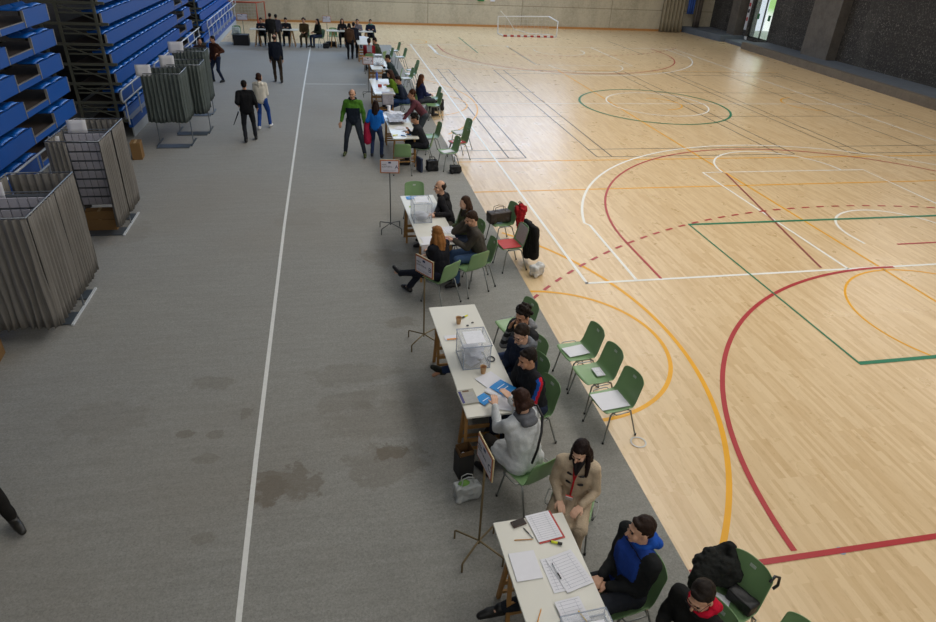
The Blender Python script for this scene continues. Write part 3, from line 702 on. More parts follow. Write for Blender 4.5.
# ------------------------------------------------------------------ sign stands
m_brass=M('bronze_sign_pole','7A6B4E',.45,.4); m_sgrey=M('grey_sign_pole','5C5F5E',.45,.4); m_orf=M('orange_sign_border','B4653F',.6); m_wsign=M('sign_white_panel','CFCDD6',.6); m_ink=M('dark_blue_ink','27335F',.6); m_blk=M('sign_black_ink','2D2C33',.6); m_fr=M('brass_sign_frame','B9A983',.35,.5)
def text(s,size,m,parent,loc,name='lettering'):
    cu=bpy.data.curves.new(name,'FONT'); cu.body=s; cu.size=size; cu.extrude=.0008; cu.align_x='LEFT'
    o=bpy.data.objects.new(name,cu); C.objects.link(o); dg=bpy.context.evaluated_depsgraph_get(); me=bpy.data.meshes.new_from_object(o.evaluated_get(dg)); bpy.data.objects.remove(o)
    me.materials.clear(); me.materials.append(m); o=bpy.data.objects.new(name,me); C.objects.link(o); o.parent=parent; o.location=loc; o.rotation_euler=(pi/2,0,0); return o
def sign_stand(x,y,h,letter,label,pole=m_brass,board=True,bw=.36,bh=.26,zt=1.36,base=.27,brot=0):
    r=empty('sign_stand',(x,y,.007)); tag(r,label,'sign stand','polling table signs')
    MB().tube([(0,0,.12),(0,0,zt-.12)],.011,10).build('pole',pole,r)
    for k in range(4):
        a=radians(45+90*k+brot); MB().tube([(0,0,.16),(.06*cos(a),.06*sin(a),.15),((base-.01)*cos(a),(base-.01)*sin(a),.115),(base*cos(a),base*sin(a),.10),(base*cos(a),base*sin(a),0)],.0095,8).build('foot',pole,r)
    b=empty('board',(0,0,0),radians(h)); b.parent=r
    bo=MB().box((0,0,zt-bh/2),(bw,.014,bh)).build('backing',m_fr,r,bevel=.004); bo.rotation_euler=(0,0,radians(h)); bpy.data.objects.remove(b)
    MB().box((0,-.008,zt-bh/2),(bw-.016,.004,bh-.016)).build('orange_border',m_orf,bo)
    MB().box((0,-.011,zt-bh/2),(bw-.05,.004,bh-.05)).build('panel',m_wsign,bo)
    MB().box((.0,-.0135,zt-.055),(.05,.002,.03)).build('emblem',m_ink,bo)
    text('MESA',.036,m_blk,bo,(-bw/2+.035,-.0135,zt-.105)); text('ELECTORAL',.036,m_blk,bo,(-bw/2+.035,-.0135,zt-.145))
    text(letter,.10,m_ink,bo,(bw/2-.09,-.0135,zt-.172))
    mb=MB(); mb.box((-.01,-.0135,zt-bh+.062),(bw-.12,.002,.006)); mb.box((-.01,-.0135,zt-bh+.045),(bw-.16,.002,.006)); mb.build('small_print',m_print,bo)
    return r
sign_stand(.93,11.47,-6,'A','sign on a thin stand marked with the letter A, beside the third table',m_sgrey,zt=1.40)
sign_stand(1.04,7.48,-57,'B','sign marked with the letter B by the feet of the blonde woman',zt=1.34)
sign_stand(1.08,3.90,-82,'C','sign seen almost edge on beside the waste bin',zt=1.33)
sign_stand(1.2,23.1,-3,'A','far sign stand at the left of the table with the blue bottle',m_sgrey,zt=1.3)
sign_stand(-.12,34.25,0,'C','sign stand between the two far row tables',m_sgrey,zt=1.33,bw=.42,bh=.3)
sign_stand(-4.0,34.3,0,'D','sign stand at the far left by the black crate',m_sgrey,zt=1.33,bw=.5,bh=.3)

# ------------------------------------------------------------------ chairs
def ch(px,py,h,label): p=G(px,py,.45); return chair(p.x,p.y,h,label)
R1=ch(578,350,188,'empty green chair with white papers, farthest of the three in a row on the boards')
R2=ch(595,372,190,'empty green chair with a small white booklet, middle one of the row of three')
R3=ch(613,399,192,'empty green chair with a large white pad, nearest of the row of three')
def on_chair(c,lx,ly,rot,wd,ln,label,n=3,col=None,lines=0,grp='papers on chairs',dz=.0):
    h=c.rotation_euler[2]; x=c.location.x+lx*cos(h)-ly*sin(h); y=c.location.y+lx*sin(h)+ly*cos(h)
    return paper(x,y,math.degrees(h)+rot,wd,ln,label,z=.438+dz,n=n,col=col,lines=lines,grp=grp)
on_chair(R1,0,.03,4,.21,.30,'white pad on the farthest chair of the row of three',8); on_chair(R2,.0,-.05,85,.11,.17,'small white booklet on the middle chair of the row of three',8,lines=3); on_chair(R3,.0,.04,-5,.30,.36,'large white pad on the nearest chair of the row of three',8)
mbx=chair(2.87,2.78,202,'big looking green chair with black jacket and bag at the bottom right')
lc=chair(2.96,2.19,200,'green chair cut by the bottom edge, only its back top showing')
on_chair(mbx,.02,.12,25,.21,.30,'white sheet on the chair behind the man in red hood',2)
c_d0=chair(1.45,11.80,270,'empty green chair at the far end of the third table')
c_d1=chair(1.98,8.98,118,'empty green chair at the near end of the third table, right of the blonde woman')
c_bag=chair(2.92,10.72,192,'green chair with brown handbag and red umbrella')
c_red=chair(2.83,9.72,190,'chair with red folder on the seat, white sheet on its back and black coat behind')
c_e0=chair(2.24,7.12,196,'empty green chair behind the man drinking at the second table')
on_chair(c_red,0,.03,0,.36,.34,'red folder on the seat of the chair with the black coat',4,M('red_folder','B5332F',.5),0,None,.012).pop('group',None)
c_c0=chair(1.52,14.9,84,'empty green chair at the near end of the messy table')
c_c1=chair(2.66,15.15,192,'green chair with clear papers, nearest of three at the carpet edge by the messy table'); c_c2=chair(3.05,15.95,195,'green chair with a red folder by the carpet edge'); c_c3=chair(3.28,16.85,195,'green chair with white paper, farthest of three near the messy table')
on_chair(c_c1,0,.03,10,.21,.3,'pale papers on the nearest chair by the carpet edge'); on_chair(c_c2,0,.03,10,.34,.36,'red folder on the middle chair by the carpet edge',4,M('red_folder','B5332F',.5)); on_chair(c_c2,0,.05,10,.18,.2,'white slip on the red folder by the carpet edge',2,dz=.012); on_chair(c_c3,0,.03,0,.3,.32,'white pad on the farthest chair by the carpet edge')
c_c4=chair(2.42,16.5,188,'empty green chair behind the seated person in black')
for i,(x,y,h) in enumerate([(3.0,20.0,185),(3.1,20.9,185),(2.62,24.1,190),(2.85,24.9,190),(3.0,25.7,190)]):
    c=chair(x,y,h,['green chair at the carpet edge by the black backpack','green chair at the carpet edge behind the one by the backpack','nearest of three green chairs with papers beyond the long brown hair','middle of three green chairs with papers beyond the long brown hair','farthest of three green chairs with papers beyond the long brown hair'][i])
    if i>1: on_chair(c,0,.03,5*i,.3,.3,['','','white paper on the nearest chair of the distant three','white paper on the middle chair of the distant three','white paper on the farthest chair of the distant three'][i])
for i,(x,y,h) in enumerate([(2.3,28.6,190),(2.75,30.2,190),(2.85,28.6,190)]):
    c=chair(x,y,h,['green chair behind the person in olive jacket','green chair alone at the carpet edge in the distance','green chair in front of the lone distant one at the carpet edge'][i])
    if i: on_chair(c,0,.03,5*i,.3,.3,'white paper on the green chair at the distant carpet edge')
chair(.15,34.35,270,'empty green chair behind the right far table')
chair(-4.35,34.3,270,'green chair under bags near the far stand')
# ------------------------------------------------------------------ people
SKIN={'a':'C99C80','b':'B98A6E','c':'D4AA90','d':'8F6148'}
m_eye=M('eye_dark','1C1512',.2)
def skin(k): return M('skin_'+k,SKIN[k],.5,var=.06,scale=14,spec=.35)
def ik(a,b,l1,l2,pole):
    a=Vector(a);b=Vector(b);d=b-a;L=d.length
    if L>(l1+l2)*.999: b=a+d*((l1+l2)*.999/L); d=b-a; L=d.length
    k=(l1*l1-l2*l2+L*L)/(2*L); h=sqrt(max(0,l1*l1-k*k)); u=d/L; p=Vector(pole); p=p-u*p.dot(u)
    p=p.normalized() if p.length>1e-5 else u.orthogonal().normalized()
    return a+u*k+p*h, b
def disp(amp,freq,seed=0):
    def f(me):
        vs=me.vertices; nn=[v.normal.copy() for v in vs]
        for v,n in zip(vs,nn):
            q=v.co*freq+Vector((seed,seed*1.7,0)); v.co+=n*amp*(noise.noise(q)+.5*noise.noise(q*2.3+Vector((5,1,2))))
    return f
PN=[0]
def person(label,x,y,h,pose='sit',lean=8,side=0,top='222226',legs='2A2C33',shoe='1B1A1A',hair=('short','241A14'),sk='a',vox=.016,s=1.0,
           yaw=0,pitch=12,rh=None,lh=None,rf=None,lf=None,rhw=None,lhw=None,rfw=None,lfw=None,coat=False,hood=None,zhip=None,paint=None,pmats=(),leg_s=1.0,fat=1.0,
           scarf=None,glasses=False,grip=.32,collar=True,hat=None,twist=0,group='people in the hall',curl=False,kneeout=1.0):
    PN[0]+=1; seed=PN[0]*3.1
    near=vox<.012
    root=empty('person',(x,y,.007)); tag(root,label,'person',group)
    Rh=_rz(radians(h-90)); O=Vector((x,y,0))
    W=lambda v:O+Rh@Vector(v)
    hz=zhip if zhip else (.515 if pose=='sit' else .90*s)
    le=radians(lean); si=radians(side)
    tdir=Vector((sin(si),sin(le)*cos(si),cos(le)*cos(si))); fwd=Vector((0,cos(le),-sin(le)))
    tw=radians(twist); sx=Vector((cos(tw),sin(tw),0)); 
    pel=Vector((0,0,hz)); waist=pel+tdir*.15*s; chest=pel+tdir*.33*s; nb=pel+tdir*.49*s; sh=pel+tdir*.445*s
    nt=nb+Vector((0,.02,.075))*s; hc=nt+Vector((0,.015,.085))*s
    Hm=_rz(radians(yaw))@_rx(-radians(pitch)); hd=lambda v:hc+Hm@(Vector(v)*s)
    swd=.155 if hair[0] in('long','bob','tail') else .172
    SH={1:sh+sx*swd*s,-1:sh-sx*swd*s}; HP={1:pel+Vector((.09*s,0,-.01)),-1:pel+Vector((-.09*s,0,-.01))}
    inv=lambda p:Rh.inverted()@(Vector(p)-O)
    ua,fa=.285*s,.25*s; th,sn=.43*s*leg_s,.42*s*leg_s
    HT={}
    for k,loc,wl in ((1,rh,rhw),(-1,lh,lhw)):
        if wl is not None: HT[k]=inv(wl)
        elif loc is not None: HT[k]=Vector(loc)
        elif pose=='sit': HT[k]=Vector((k*.08,.34,.66))
        else: HT[k]=Vector((k*.21,.08,hz-.08))
    FT={}
    for k,loc,wl in ((1,rf,rfw),(-1,lf,lfw)):
        if wl is not None: FT[k]=inv(wl)
        elif loc is not None: FT[k]=Vector(loc)
        elif pose=='sit': FT[k]=Vector((k*.12,.42,.085))
        else: FT[k]=Vector((k*.1,0,.085))
    EL={};WR={};KN={};AN={}
    for k in (1,-1):
        EL[k],WR[k]=ik(SH[k],HT[k],ua,fa,(k*.3,-.05,-1) if HT[k].z>SH[k].z-.12 else (k*(.45 if pose=='sit' else .25),-.7,-.6)); KN[k],AN[k]=ik(HP[k],FT[k],th,sn,(k*.12*kneeout,1,.75 if pose=='sit' else .1))
    T=lambda v:Rh@Vector(v)     # to root space
    def C_(mb,a,b,ra,rb): mb.cone(T(a),T(b),ra*s,rb*s)
    def B_(mb,c,r,rot=None): mb.ball(T(c),tuple(q*s for q in r) if isinstance(r,tuple) else r*s,12,Rh@(rot if rot is not None else Matrix.Identity(3)))
    # body: one continuous surface
    b=MB()
    B_(b,hd((0,-.012,.022)),(.074,.091,.094),Hm); B_(b,hd((0,.028,-.04)),(.057,.066,.078),Hm); B_(b,hd((0,.066,-.092)),(.024,.022,.02),Hm)
    C_(b,hd((0,.088,.012)),hd((0,.113,-.026)),.008,.0125); B_(b,hd((0,.078,.028)),(.045,.014,.011),Hm)
    for k in (1,-1):
        if hair[0] not in ('long','bob'): B_(b,hd((k*.074,-.004,-.012)),(.011,.02,.031),Hm)
        B_(b,hd((k*.036,.062,-.03)),(.026,.026,.024),Hm)
    B_(b,hd((0,.089,-.06)),(.021,.010,.010),Hm)
    C_(b,nb-tdir*.05,hd((0,-.02,-.06)),.055,.05)
    C_(b,pel,chest,.075,.08); C_(b,chest,nb,.075,.05)
    for k in (1,-1):
        C_(b,nb-tdir*.04,SH[k],.05,.045); C_(b,SH[k],EL[k],.042,.036); C_(b,EL[k],WR[k],.036,.026)
        C_(b,HP[k],KN[k],.075,.05); C_(b,KN[k],AN[k],.046,.036); ft=Vector((AN[k]-KN[k])); 
        C_(b,AN[k],AN[k]+Vector((0,.12*s,-.03*s)),.03,.025)
        # hand: palm, four fingers of unequal length, thumb from the side of the palm
        d=(WR[k]-EL[k]).normalized(); up=Vector((0,0,1)); sd=d.cross(up); sd=sd.normalized() if sd.length>.1 else Vector((1,0,0)); nn=sd.cross(d).normalized()
        if near:
            for q,(o_,ln) in enumerate(((-.030,.062),(-.010,.074),(.011,.070),(.030,.056))):
                o2=-k*o_
                kb=WR[k]+d*.085*s+sd*o2*s; C_(b,WR[k]+d*.015*s+sd*o2*.55*s,kb,.0125,.0105)
                g1=grip; m1=kb+(d*cos(g1)-nn*sin(g1))*ln*.55*s; m2=m1+(d*cos(g1*2.1)-nn*sin(g1*2.1))*ln*.5*s
                C_(b,kb,m1,.0095,.0085); C_(b,m1,m2,.0085,.0075)
            tb=WR[k]+d*.025*s-sd*(-k)*(-.02)*s*0+sd*(k*.022)*s*1; t1=tb+(d*.7+sd*k*.7-nn*.25).normalized()*.042*s; t2=t1+(d*.95+sd*k*.15-nn*.35).normalized()*.032*s
            C_(b,tb,t1,.013,.0105); C_(b,t1,t2,.0105,.0085)
        else:
            C_(b,WR[k],WR[k]+d*.07*s,.026,.028); C_(b,WR[k]+d*.07*s,WR[k]+(d*.14-nn*.04)*s,.026,.016); C_(b,WR[k]+d*.03*s,WR[k]+(d*.08+sd*k*.05)*s,.014,.011)
    def skinpost(me):
        me.materials.append(M('lip_tone','8E5549',.5)); hcr=T(hc); im=(Rh@Hm).inverted()
        for p in me.polygons:
            q=im@(Vector(p.center)-hcr)/s
            if abs(q.x)<.02 and q.y>.085 and abs(q.z+.06)<.0075: p.material_index=1
    body=bake(b,'body',skin(sk),voxel=.0055 if near else vox,smooth=2 if near else 1,parent=root,post=skinpost if near else None)
    # upper garment
    j=MB(); f=fat
    C_(j,pel,waist,.125*f,.115*f); C_(j,waist,chest,.115*f,.118*f); C_(j,chest,nb-tdir*.03*s,.115*f,.075)
    for k in (1,-1):
        kk=sx*k
        C_(j,pel+Vector((k*.05,0,-.0))*s,waist+kk*.055*s,.118*f,.11*f); C_(j,waist+kk*.055*s,chest+kk*.075*s,.11*f,.118*f); C_(j,chest+kk*.075*s,sh+kk*.10*s,.115*f,.08)
        C_(j,nb-tdir*.03*s,SH[k],.07,.072); C_(j,SH[k],EL[k],.068*(.5+.5*f),.055*(.5+.5*f)); C_(j,EL[k],WR[k]-(WR[k]-EL[k]).normalized()*.01,.056*(.5+.5*f),.04)
        if coat:
            C_(j,HP[k],HP[k]+(KN[k]-HP[k])*coat,.115*f,.095*f)
    if coat: C_(j,pel+Vector((0,.08,.0)),(HP[1]+HP[-1]+(KN[1]-HP[1]+KN[-1]-HP[-1])*coat)/2,.11*f,.09)
    if collar:
        n=10; 
        for i in range(n):
            a0=2*pi*i/n; a1=2*pi*(i+1)/n; cc=nb+Vector((0,.005,.02))*s
            P0=cc+Vector((.068*cos(a0),.066*sin(a0),.012*-sin(a0)))*s; P1=cc+Vector((.068*cos(a1),.066*sin(a1),.012*-sin(a1)))*s; C_(j,P0,P1,.02,.02)
    if hood and hood is True:
        C_(j,nb+Vector((-.07,-.08,-.01))*s,nb+Vector((.07,-.08,-.01))*s,.055,.055); C_(j,nb+Vector((0,-.1,-.06))*s,nb+Vector((0,-.09,0))*s,.05,.06)
    info=dict(T=T,SH=SH,EL=EL,WR=WR,pel=pel,nb=nb,KN=KN,HP=HP,tdir=tdir,chest=chest,s=s)
    tm=fabric(top,top)
    def jp(me):
        me.update(); disp((.012 if near else .008)*s,9 if near else 7,seed)(me); me.update()
        for m in pmats: me.materials.append(fabric(m,m))
        if paint:
            Ri=Rh.inverted()
            for p in me.polygons: p.material_index=paint(Ri@Vector(p.center),info)
    bake(j,'coat' if coat else 'jacket',tm,voxel=vox if not near else .011,smooth=2,parent=root,post=jp)
    if hood and hood is not True:
        q=MB(); n=12; cc=nb+Vector((0,-.02,.03))*s
        for i in range(n):
            a0=2*pi*i/n;a1=2*pi*(i+1)/n
            r0=.024+.018*(sin(a0)<0);r1=.024+.018*(sin(a1)<0)
            C_(q,cc+Vector((.078*cos(a0),.078*sin(a0),-.012*sin(a0)))*s,cc+Vector((.078*cos(a1),.078*sin(a1),-.012*sin(a1)))*s,r0,r1)
        C_(q,cc+Vector((-.05,-.1,-.03))*s,cc+Vector((.05,-.1,-.03))*s,.045,.045)
        bake(q,'hood',fabric(hood,hood),voxel=min(vox,.012),smooth=2,parent=root,post=disp(.006,16,seed))
    if scarf:
        q=MB(); C_(q,nb+Vector((-.03,.055,.02))*s,chest+Vector((.01,.125,-.02))*s,.008,.008); C_(q,nb+Vector((.04,.055,.02))*s,chest+Vector((.01,.125,-.02))*s,.008,.008); C_(q,chest+Vector((.01,.125,-.02))*s,pel+Vector((.02,.17,.12))*s,.010,.010)
        q.build('lanyard',fabric(scarf,scarf),root)
    # trousers
    t=MB()
    C_(t,HP[1],HP[-1],.112,.112)
    for k in (1,-1): C_(t,HP[k],KN[k],.098,.07); C_(t,KN[k],AN[k]+(KN[k]-AN[k])*.06,.066,.053)
    def tp(me): me.update(); disp(.007*s,10,seed+2)(me); me.update()
    bake(t,'trousers',fabric(legs,legs),voxel=vox if not near else .012,smooth=2,parent=root,post=tp)
    for k in (1,-1):
        q=MB(); dd=(AN[k]-KN[k]).normalized(); 
        toe=Vector((k*.02,.17,-.045)) if AN[k].z<.2 and dd.z<-.35 else (Vector((k*.02,.1,-.10)) if dd.z<-.35 else Vector((k*.03,.12,.08)))
        C_(q,AN[k]+Vector((0,-.03,-.035 if AN[k].z<.2 else 0))*s,AN[k]+toe*s*.6,.045,.045); C_(q,AN[k]+toe*s*.6,AN[k]+toe*s,.044,.034); C_(q,AN[k],AN[k]+Vector((0,0,-.02)),.05,.045)
        bake(q,'shoe',M('shoe_'+shoe,shoe,.45),voxel=vox,smooth=1,parent=root)
    # hair
    st,hcold=hair; hm=M('hair_'+hcold,hcold,.6,var=.3,scale=60,bump=.25,spec=.15)
    q=MB()
    if st!='bald': 
        B_(q,hd((0,-.028,.040)),(.083,.093,.088),Hm); B_(q,hd((0,-.055,-.02)),(.066,.055,.06),Hm)
        if near: B_(q,hd((0,.035,.088)),(.056,.036,.022),Hm)
    else:
        for i in range(7):
            a=radians(180+30*i-0); 
            B_(q,hd((.062*cos(a),-.022+.074*sin(a),.012)),(.028,.028,.05),Hm)
        B_(q,hd((0,-.06,-.03)),(.06,.045,.045),Hm)
    if st=='curly': 
        for i in range(26):
            rr_=random.Random(i+PN[0]*50); a=rr_.uniform(0,2*pi); e=rr_.uniform(0,1.3); B_(q,hd((.085*cos(a)*cos(e),-.03+.09*sin(a)*cos(e)*(1 if sin(a)<0 else .6),.04+.09*sin(e))),.028,Hm)
    if st in('long','bob','tail'):
        for k in (1,-1):
            e=-.17 if st=='long' else -.09
            if st!='tail': C_(q,hd((k*.068,-.015,.02)),hd((k*.078,-.02,e*.6)),.024,.03); C_(q,hd((k*.078,-.02,e*.6)),hd((k*.085,-.02+ (.04 if st=='long' else 0),e)),.03,.022)
        if st=='long':
            dn=Vector((0,-.012,-.085))*s
            for k in (-1,-.35,.35,1):
                a0=hd((k*.058,-.07 if abs(k)<.9 else -.045,-.02)); a1=a0+Vector((k*.022,-.035 if abs(k)<.9 else -.02,-.09))*s; a2=a1+(dn*1.3+tdir*(-.03)); a3=a2+dn*.9
                C_(q,a0,a1,.042,.04); C_(q,a1,a2,.04,.034); C_(q,a2,a3,.034,.016)
            for k in (-1,1):
                a0=hd((k*.074,-.01,-.04)); a1=a0+Vector((k*.014,.03,-.11))*s; C_(q,a0,a1,.026,.028); C_(q,a1,a1+Vector((0,.025,-.11))*s,.028,.014)
        if st=='bob': C_(q,hd((-.05,-.06,-.05)),hd((.05,-.06,-.05)),.045,.045)
        if st=='tail': C_(q,hd((0,-.11,.03)),hd((0,-.14,-.16)),.035,.02)
    bake(q,'hair',hm,voxel=.008 if near else min(vox,.013),smooth=3,parent=root,post=disp(.005 if st!='curly' else .012,28,seed))
    if near:
        for k in (1,-1):
            q=MB(); q.ball(T(hd((k*.030,.079,.010))),.0105*s,10); q.build('eye',m_eye,root)
            q=MB(); q.cone(T(hd((k*.014,.091,.030))),T(hd((k*.046,.080,.030))),.004*s,.003*s,6); q.build('eyebrow',hm,root)
    if glasses:
        q=MB(); gm=M('glasses_frame','1B1B1D',.3)
        for k in (1,-1):
            q.tube([T(hd((k*.032+.022*cos(a*pi/6),.1,.008+.016*sin(a*pi/6)))) for a in range(12)],.002*s,6,closed=True)
            q.tube([T(hd((k*.054,.098,.012))),T(hd((k*.079,.0,.012)))],.002*s,6)
        q.tube([T(hd((-.01,.1,.012))),T(hd((.01,.1,.012)))],.002*s,6); q.build('glasses',gm,root)
    return root,info
def sitter(label,x,y,h,clabel,cdx=0,**kw):
    r,i=person(label,x,y,h,**kw); a=radians(h)
    cx=x+(.03+cdx)*cos(a); cy=y+(.03+cdx)*sin(a)
    if clabel: chair(cx,cy,h,clabel)
    return r,i
N=.010
# nearest table
def p_blue(p,i):
    q=p-i['pel']; 
    for k in(1,-1):
        a=i['SH'][k];b=i['EL'][k];c=i['WR'][k]
        for u,v in((a,b),(b,c)):
            d=v-u;t=max(0,min(1,(p-u).dot(d)/d.length_squared))
            if (p-(u+d*t)).length<.09 and (abs(q.x)>.125 or v is c): return 0
    return 1 if (q.y>-.02 and .02<q.z<.46 and abs(q.x)<.15) or q.z>.47 else 0
sitter('woman in beige duffle coat with red lanyard and long dark hair, looking down',2.0,4.02,240,'green chair under the woman in beige duffle coat',lean=8,side=0,
       top='BAA88F',legs='B5A38B',shoe='2A211C',hair=('long','1F1311'),sk='c',vox=N,yaw=-18,pitch=30,coat=.95,rh=(.10,.26,.64),lh=(-.10,.27,.65),scarf='B5202B',s=.93,fat=.93)
sitter('young man in blue and dark jacket with short dark hair, looking left',2.10,3.00,190,'green chair under the young man in blue jacket',lean=-3,top='1E2021',legs='23262C',shoe='1A1918',
       hair=('short','2A1D16'),sk='a',vox=N,yaw=-12,pitch=4,rh=(.05,.24,.66),lh=(-.03,.22,.64),rfw=(1.02,3.20,.13),lf=(-.14,.5,.09),leg_s=1.22,paint=p_blue,pmats=('1F3F8C',),hood='1D4FA8',fat=1.12)
sitter('man with glasses, black leather jacket and bright red hood at the bottom edge',2.42,2.46,200,'green chair under the man in red hood',lean=14,top='1B1C1B',legs='22242A',hair=('short','221B16'),sk='a',vox=N,
       yaw=8,pitch=26,rh=(.1,.36,.72),lh=(-.1,.38,.74),hood='B80F2E',glasses=True,fat=1.08)
# second table
def p_strip(p,i):
    z=(p-i['pel']).z; return 1 if (.05<z<.42 and int((z*100+p.y*40)//5)%2==0) else 0
sitter('man in grey striped hoodie drinking from a cup, dark curly hair',2.12,6.22,204,'green chair under the man drinking',lean=8,top='2A2A2B',legs='2F3D5E',shoe='20231E',hair=('curly','211914'),sk='b',vox=N,
       yaw=10,pitch=16,rh=(.09,.21,.97),lh=(-.1,.36,.66),rfw=(1.02,6.58,.15),lf=(-.12,.5,.085),leg_s=1.2,paint=p_strip,pmats=('7E7F80',),hood='85878A',glasses=True)
o=empty('paper_cup',(1.93,6.05,1.03)); 
MB().lathe([(.025,0),(.036,.088),(.034,.088),(.03,.02)],n=16).build('cup_wall',M('tan_paper_cup','BB9468',.6),o); tag(o,'coffee cup held to the mouth of the man in striped hoodie','cup')
sitter('man with glasses in navy and green padded coat, smiling down at the table',2.02,5.84,200,'green chair under the man in navy and green coat',lean=10,top='1C2438',legs='26303F',hair=('short','2A2019'),sk='c',vox=N,
       yaw=14,pitch=24,rh=(.06,.36,.68),lh=(-.06,.34,.68),hood='6A6E74',glasses=True,fat=1.1)
def p_track(p,i):
    a=i['SH'][-1]; b=i['EL'][-1]; d=b-a; t=(p-a).dot(d)/d.length_squared
    if -.25<t<1.05:
        r=(p-(a+d*t)); 
        if r.length<.1 and r.x<-.02:
            q=r.y*.8+r.z*.2
            if -.012<q<.016: return 1
            if .016<=q<.04: return 2
    return 0
sitter('man in black track jacket with red and blue sleeve stripes',2.0,5.38,196,'green chair under the man in striped track jacket',lean=14,top='1D1E22',legs='222A3E',hair=('short','1E1713'),sk='b',vox=N,
       yaw=-2,pitch=18,rh=(.1,.4,.70),lh=(-.05,.36,.70),paint=p_track,pmats=('C01F33','1D55A8'),fat=1.05)
sitter('woman with short brown hair in long light grey coat, seen from behind',1.66,4.52,114,'green chair under the woman in light grey coat',cdx=-.10,lean=14,top='C6C9CA',legs='2A2622',hair=('bob','34211A'),sk='c',vox=N,
       yaw=6,pitch=34,lhw=(1.44,4.98,.84),rhw=(1.62,5.06,.85),coat=.58,fat=1.12,hood='63656A',s=1.0)
q=MB(); q.tube([(x_-.08,y_+.10,z_) for x_,y_,z_ in ((1.80,4.66,1.03),(1.86,4.58,1.05),(1.89,4.48,.99),(1.86,4.38,.88),(1.81,4.30,.74),(1.76,4.27,.60))],.013,8); o=q.build('bag_strap',m_dark_pl); tag(o,'black bag strap across the back of the light grey coat','strap')
# third table
V3=.0125
sitter('balding man in black hooded jacket at the third table, looking away left',1.90,10.62,165,'green chair under the balding man',lean=16,top='1B1A1D',legs='5A544C',hair=('bald','2B211B'),sk='a',vox=.0115,yaw=32,pitch=4,
       rhw=(1.62,10.35,.80),lhw=(1.60,10.25,.80),hood=True,fat=1.05)
sitter('woman with long brown hair in olive jacket beside the balding man',2.16,9.95,190,'green chair under the woman in olive jacket',lean=10,top='4C5238',legs='2C3547',hair=('long','3D2A1E'),sk='c',vox=V3,yaw=0,pitch=22,s=.95)
sitter('man in grey brown jacket holding a phone to his face, wearing jeans',2.20,9.22,184,'green chair under the man on the phone',lean=18,top='4B463F',legs='41587A',hair=('short','35251B'),sk='a',vox=.0115,yaw=5,pitch=26,
       rhw=(1.93,9.34,1.04),lhw=(1.74,9.2,.79),fat=1.05,rf=(.1,.5,.085))
o=MB().box((0,0,0),(.07,.012,.13)).build('mobile_phone',m_dark_pl,None,(1.93,9.42,1.16),.3,bevel=.004); o.rotation_euler=(.3,.2,.5); tag(o,'dark phone held at the face of the man in grey brown jacket','phone')
sitter('blonde woman in black jacket, back turned, legs crossed',1.47,8.62,128,'green chair under the blonde woman',lean=12,top='17181E',legs='1C1F2B',shoe='15161A',hair=('long','8A5D33'),sk='c',vox=.0115,yaw=-10,pitch=10,
       lfw=(.84,9.22,.24),rfw=(1.0,8.98,.09),leg_s=1.02,s=.96,lhw=(1.30,9.0,.70))
# messy table
sitter('person with short dark hair in black, writing at the messy table',2.12,15.50,170,'green chair under the person in black writing',lean=26,top='1F2024',legs='1F2025',hair=('curly','17120F'),sk='b',vox=.014,yaw=0,pitch=38,
       rhw=(1.72,15.45,.80),lhw=(1.75,15.7,.80))
person('person with curly brown hair in burgundy jumper leaning over the messy table',2.30,16.95,182,pose='stand',lean=40,top='5A323A',legs='3F454B',hair=('curly','43291A'),sk='b',vox=.014,yaw=0,pitch=12,
       rhw=(1.78,16.95,.86),lhw=(1.70,16.6,.80),rf=(.1,-.05,.085),lf=(-.12,.05,.085),s=.96)
sitter('person with brown hair in a green top at the table behind the girl',1.98,21.0,172,'green chair under the person in green top',lean=22,top='5C7A1F',legs='25272F',hair=('long','3A2419'),sk='b',vox=.016,pitch=30,rhw=(1.66,20.9,.8))
sitter('person in dark navy jacket and blue jeans at the table with blue bottle',2.20,20.2,176,'green chair under the person in navy and jeans',lean=28,top='1E2636',legs='2A4168',hair=('short','231A15'),sk='b',vox=.016,pitch=34,rf=(.1,.85,.1),lf=(-.1,.6,.09),leg_s=1.06)
sitter('person with long brown hair and navy jumper sitting at the carpet edge',2.60,20.25,20,'green chair under the long haired person at the carpet edge',lean=4,top='1C2346',legs='3A3C44',hair=('long','4A2C1B'),sk='c',vox=.016,pitch=20,s=.98)
sitter('person in dark green jacket bent over the distant ballot box table',2.22,24.0,172,'green chair under the person in dark green jacket',lean=30,top='222E2E',legs='24262C',hair=('short','1F1915'),sk='b',vox=.016,pitch=30,rhw=(1.8,24.1,.8))
sitter('person in red jacket with back to the camera in the far column',1.5,27.4,92,'green chair holding the person in red jacket',lean=8,top='7E1C22',legs='26282C',hair=('short','2A1D16'),sk='b',vox=.018,pitch=20,pmats=('8D9096',),paint=lambda p,i:1 if abs((p-i['pel']).x)<.1 and (p-i['pel']).z>.26 else 0)
sitter('person in olive jacket beside the red jacket in the far column',1.95,27.9,150,'green chair under the person in olive jacket',lean=24,top='333A28',legs='25272C',hair=('short','251B15'),sk='b',vox=.018,pitch=30)
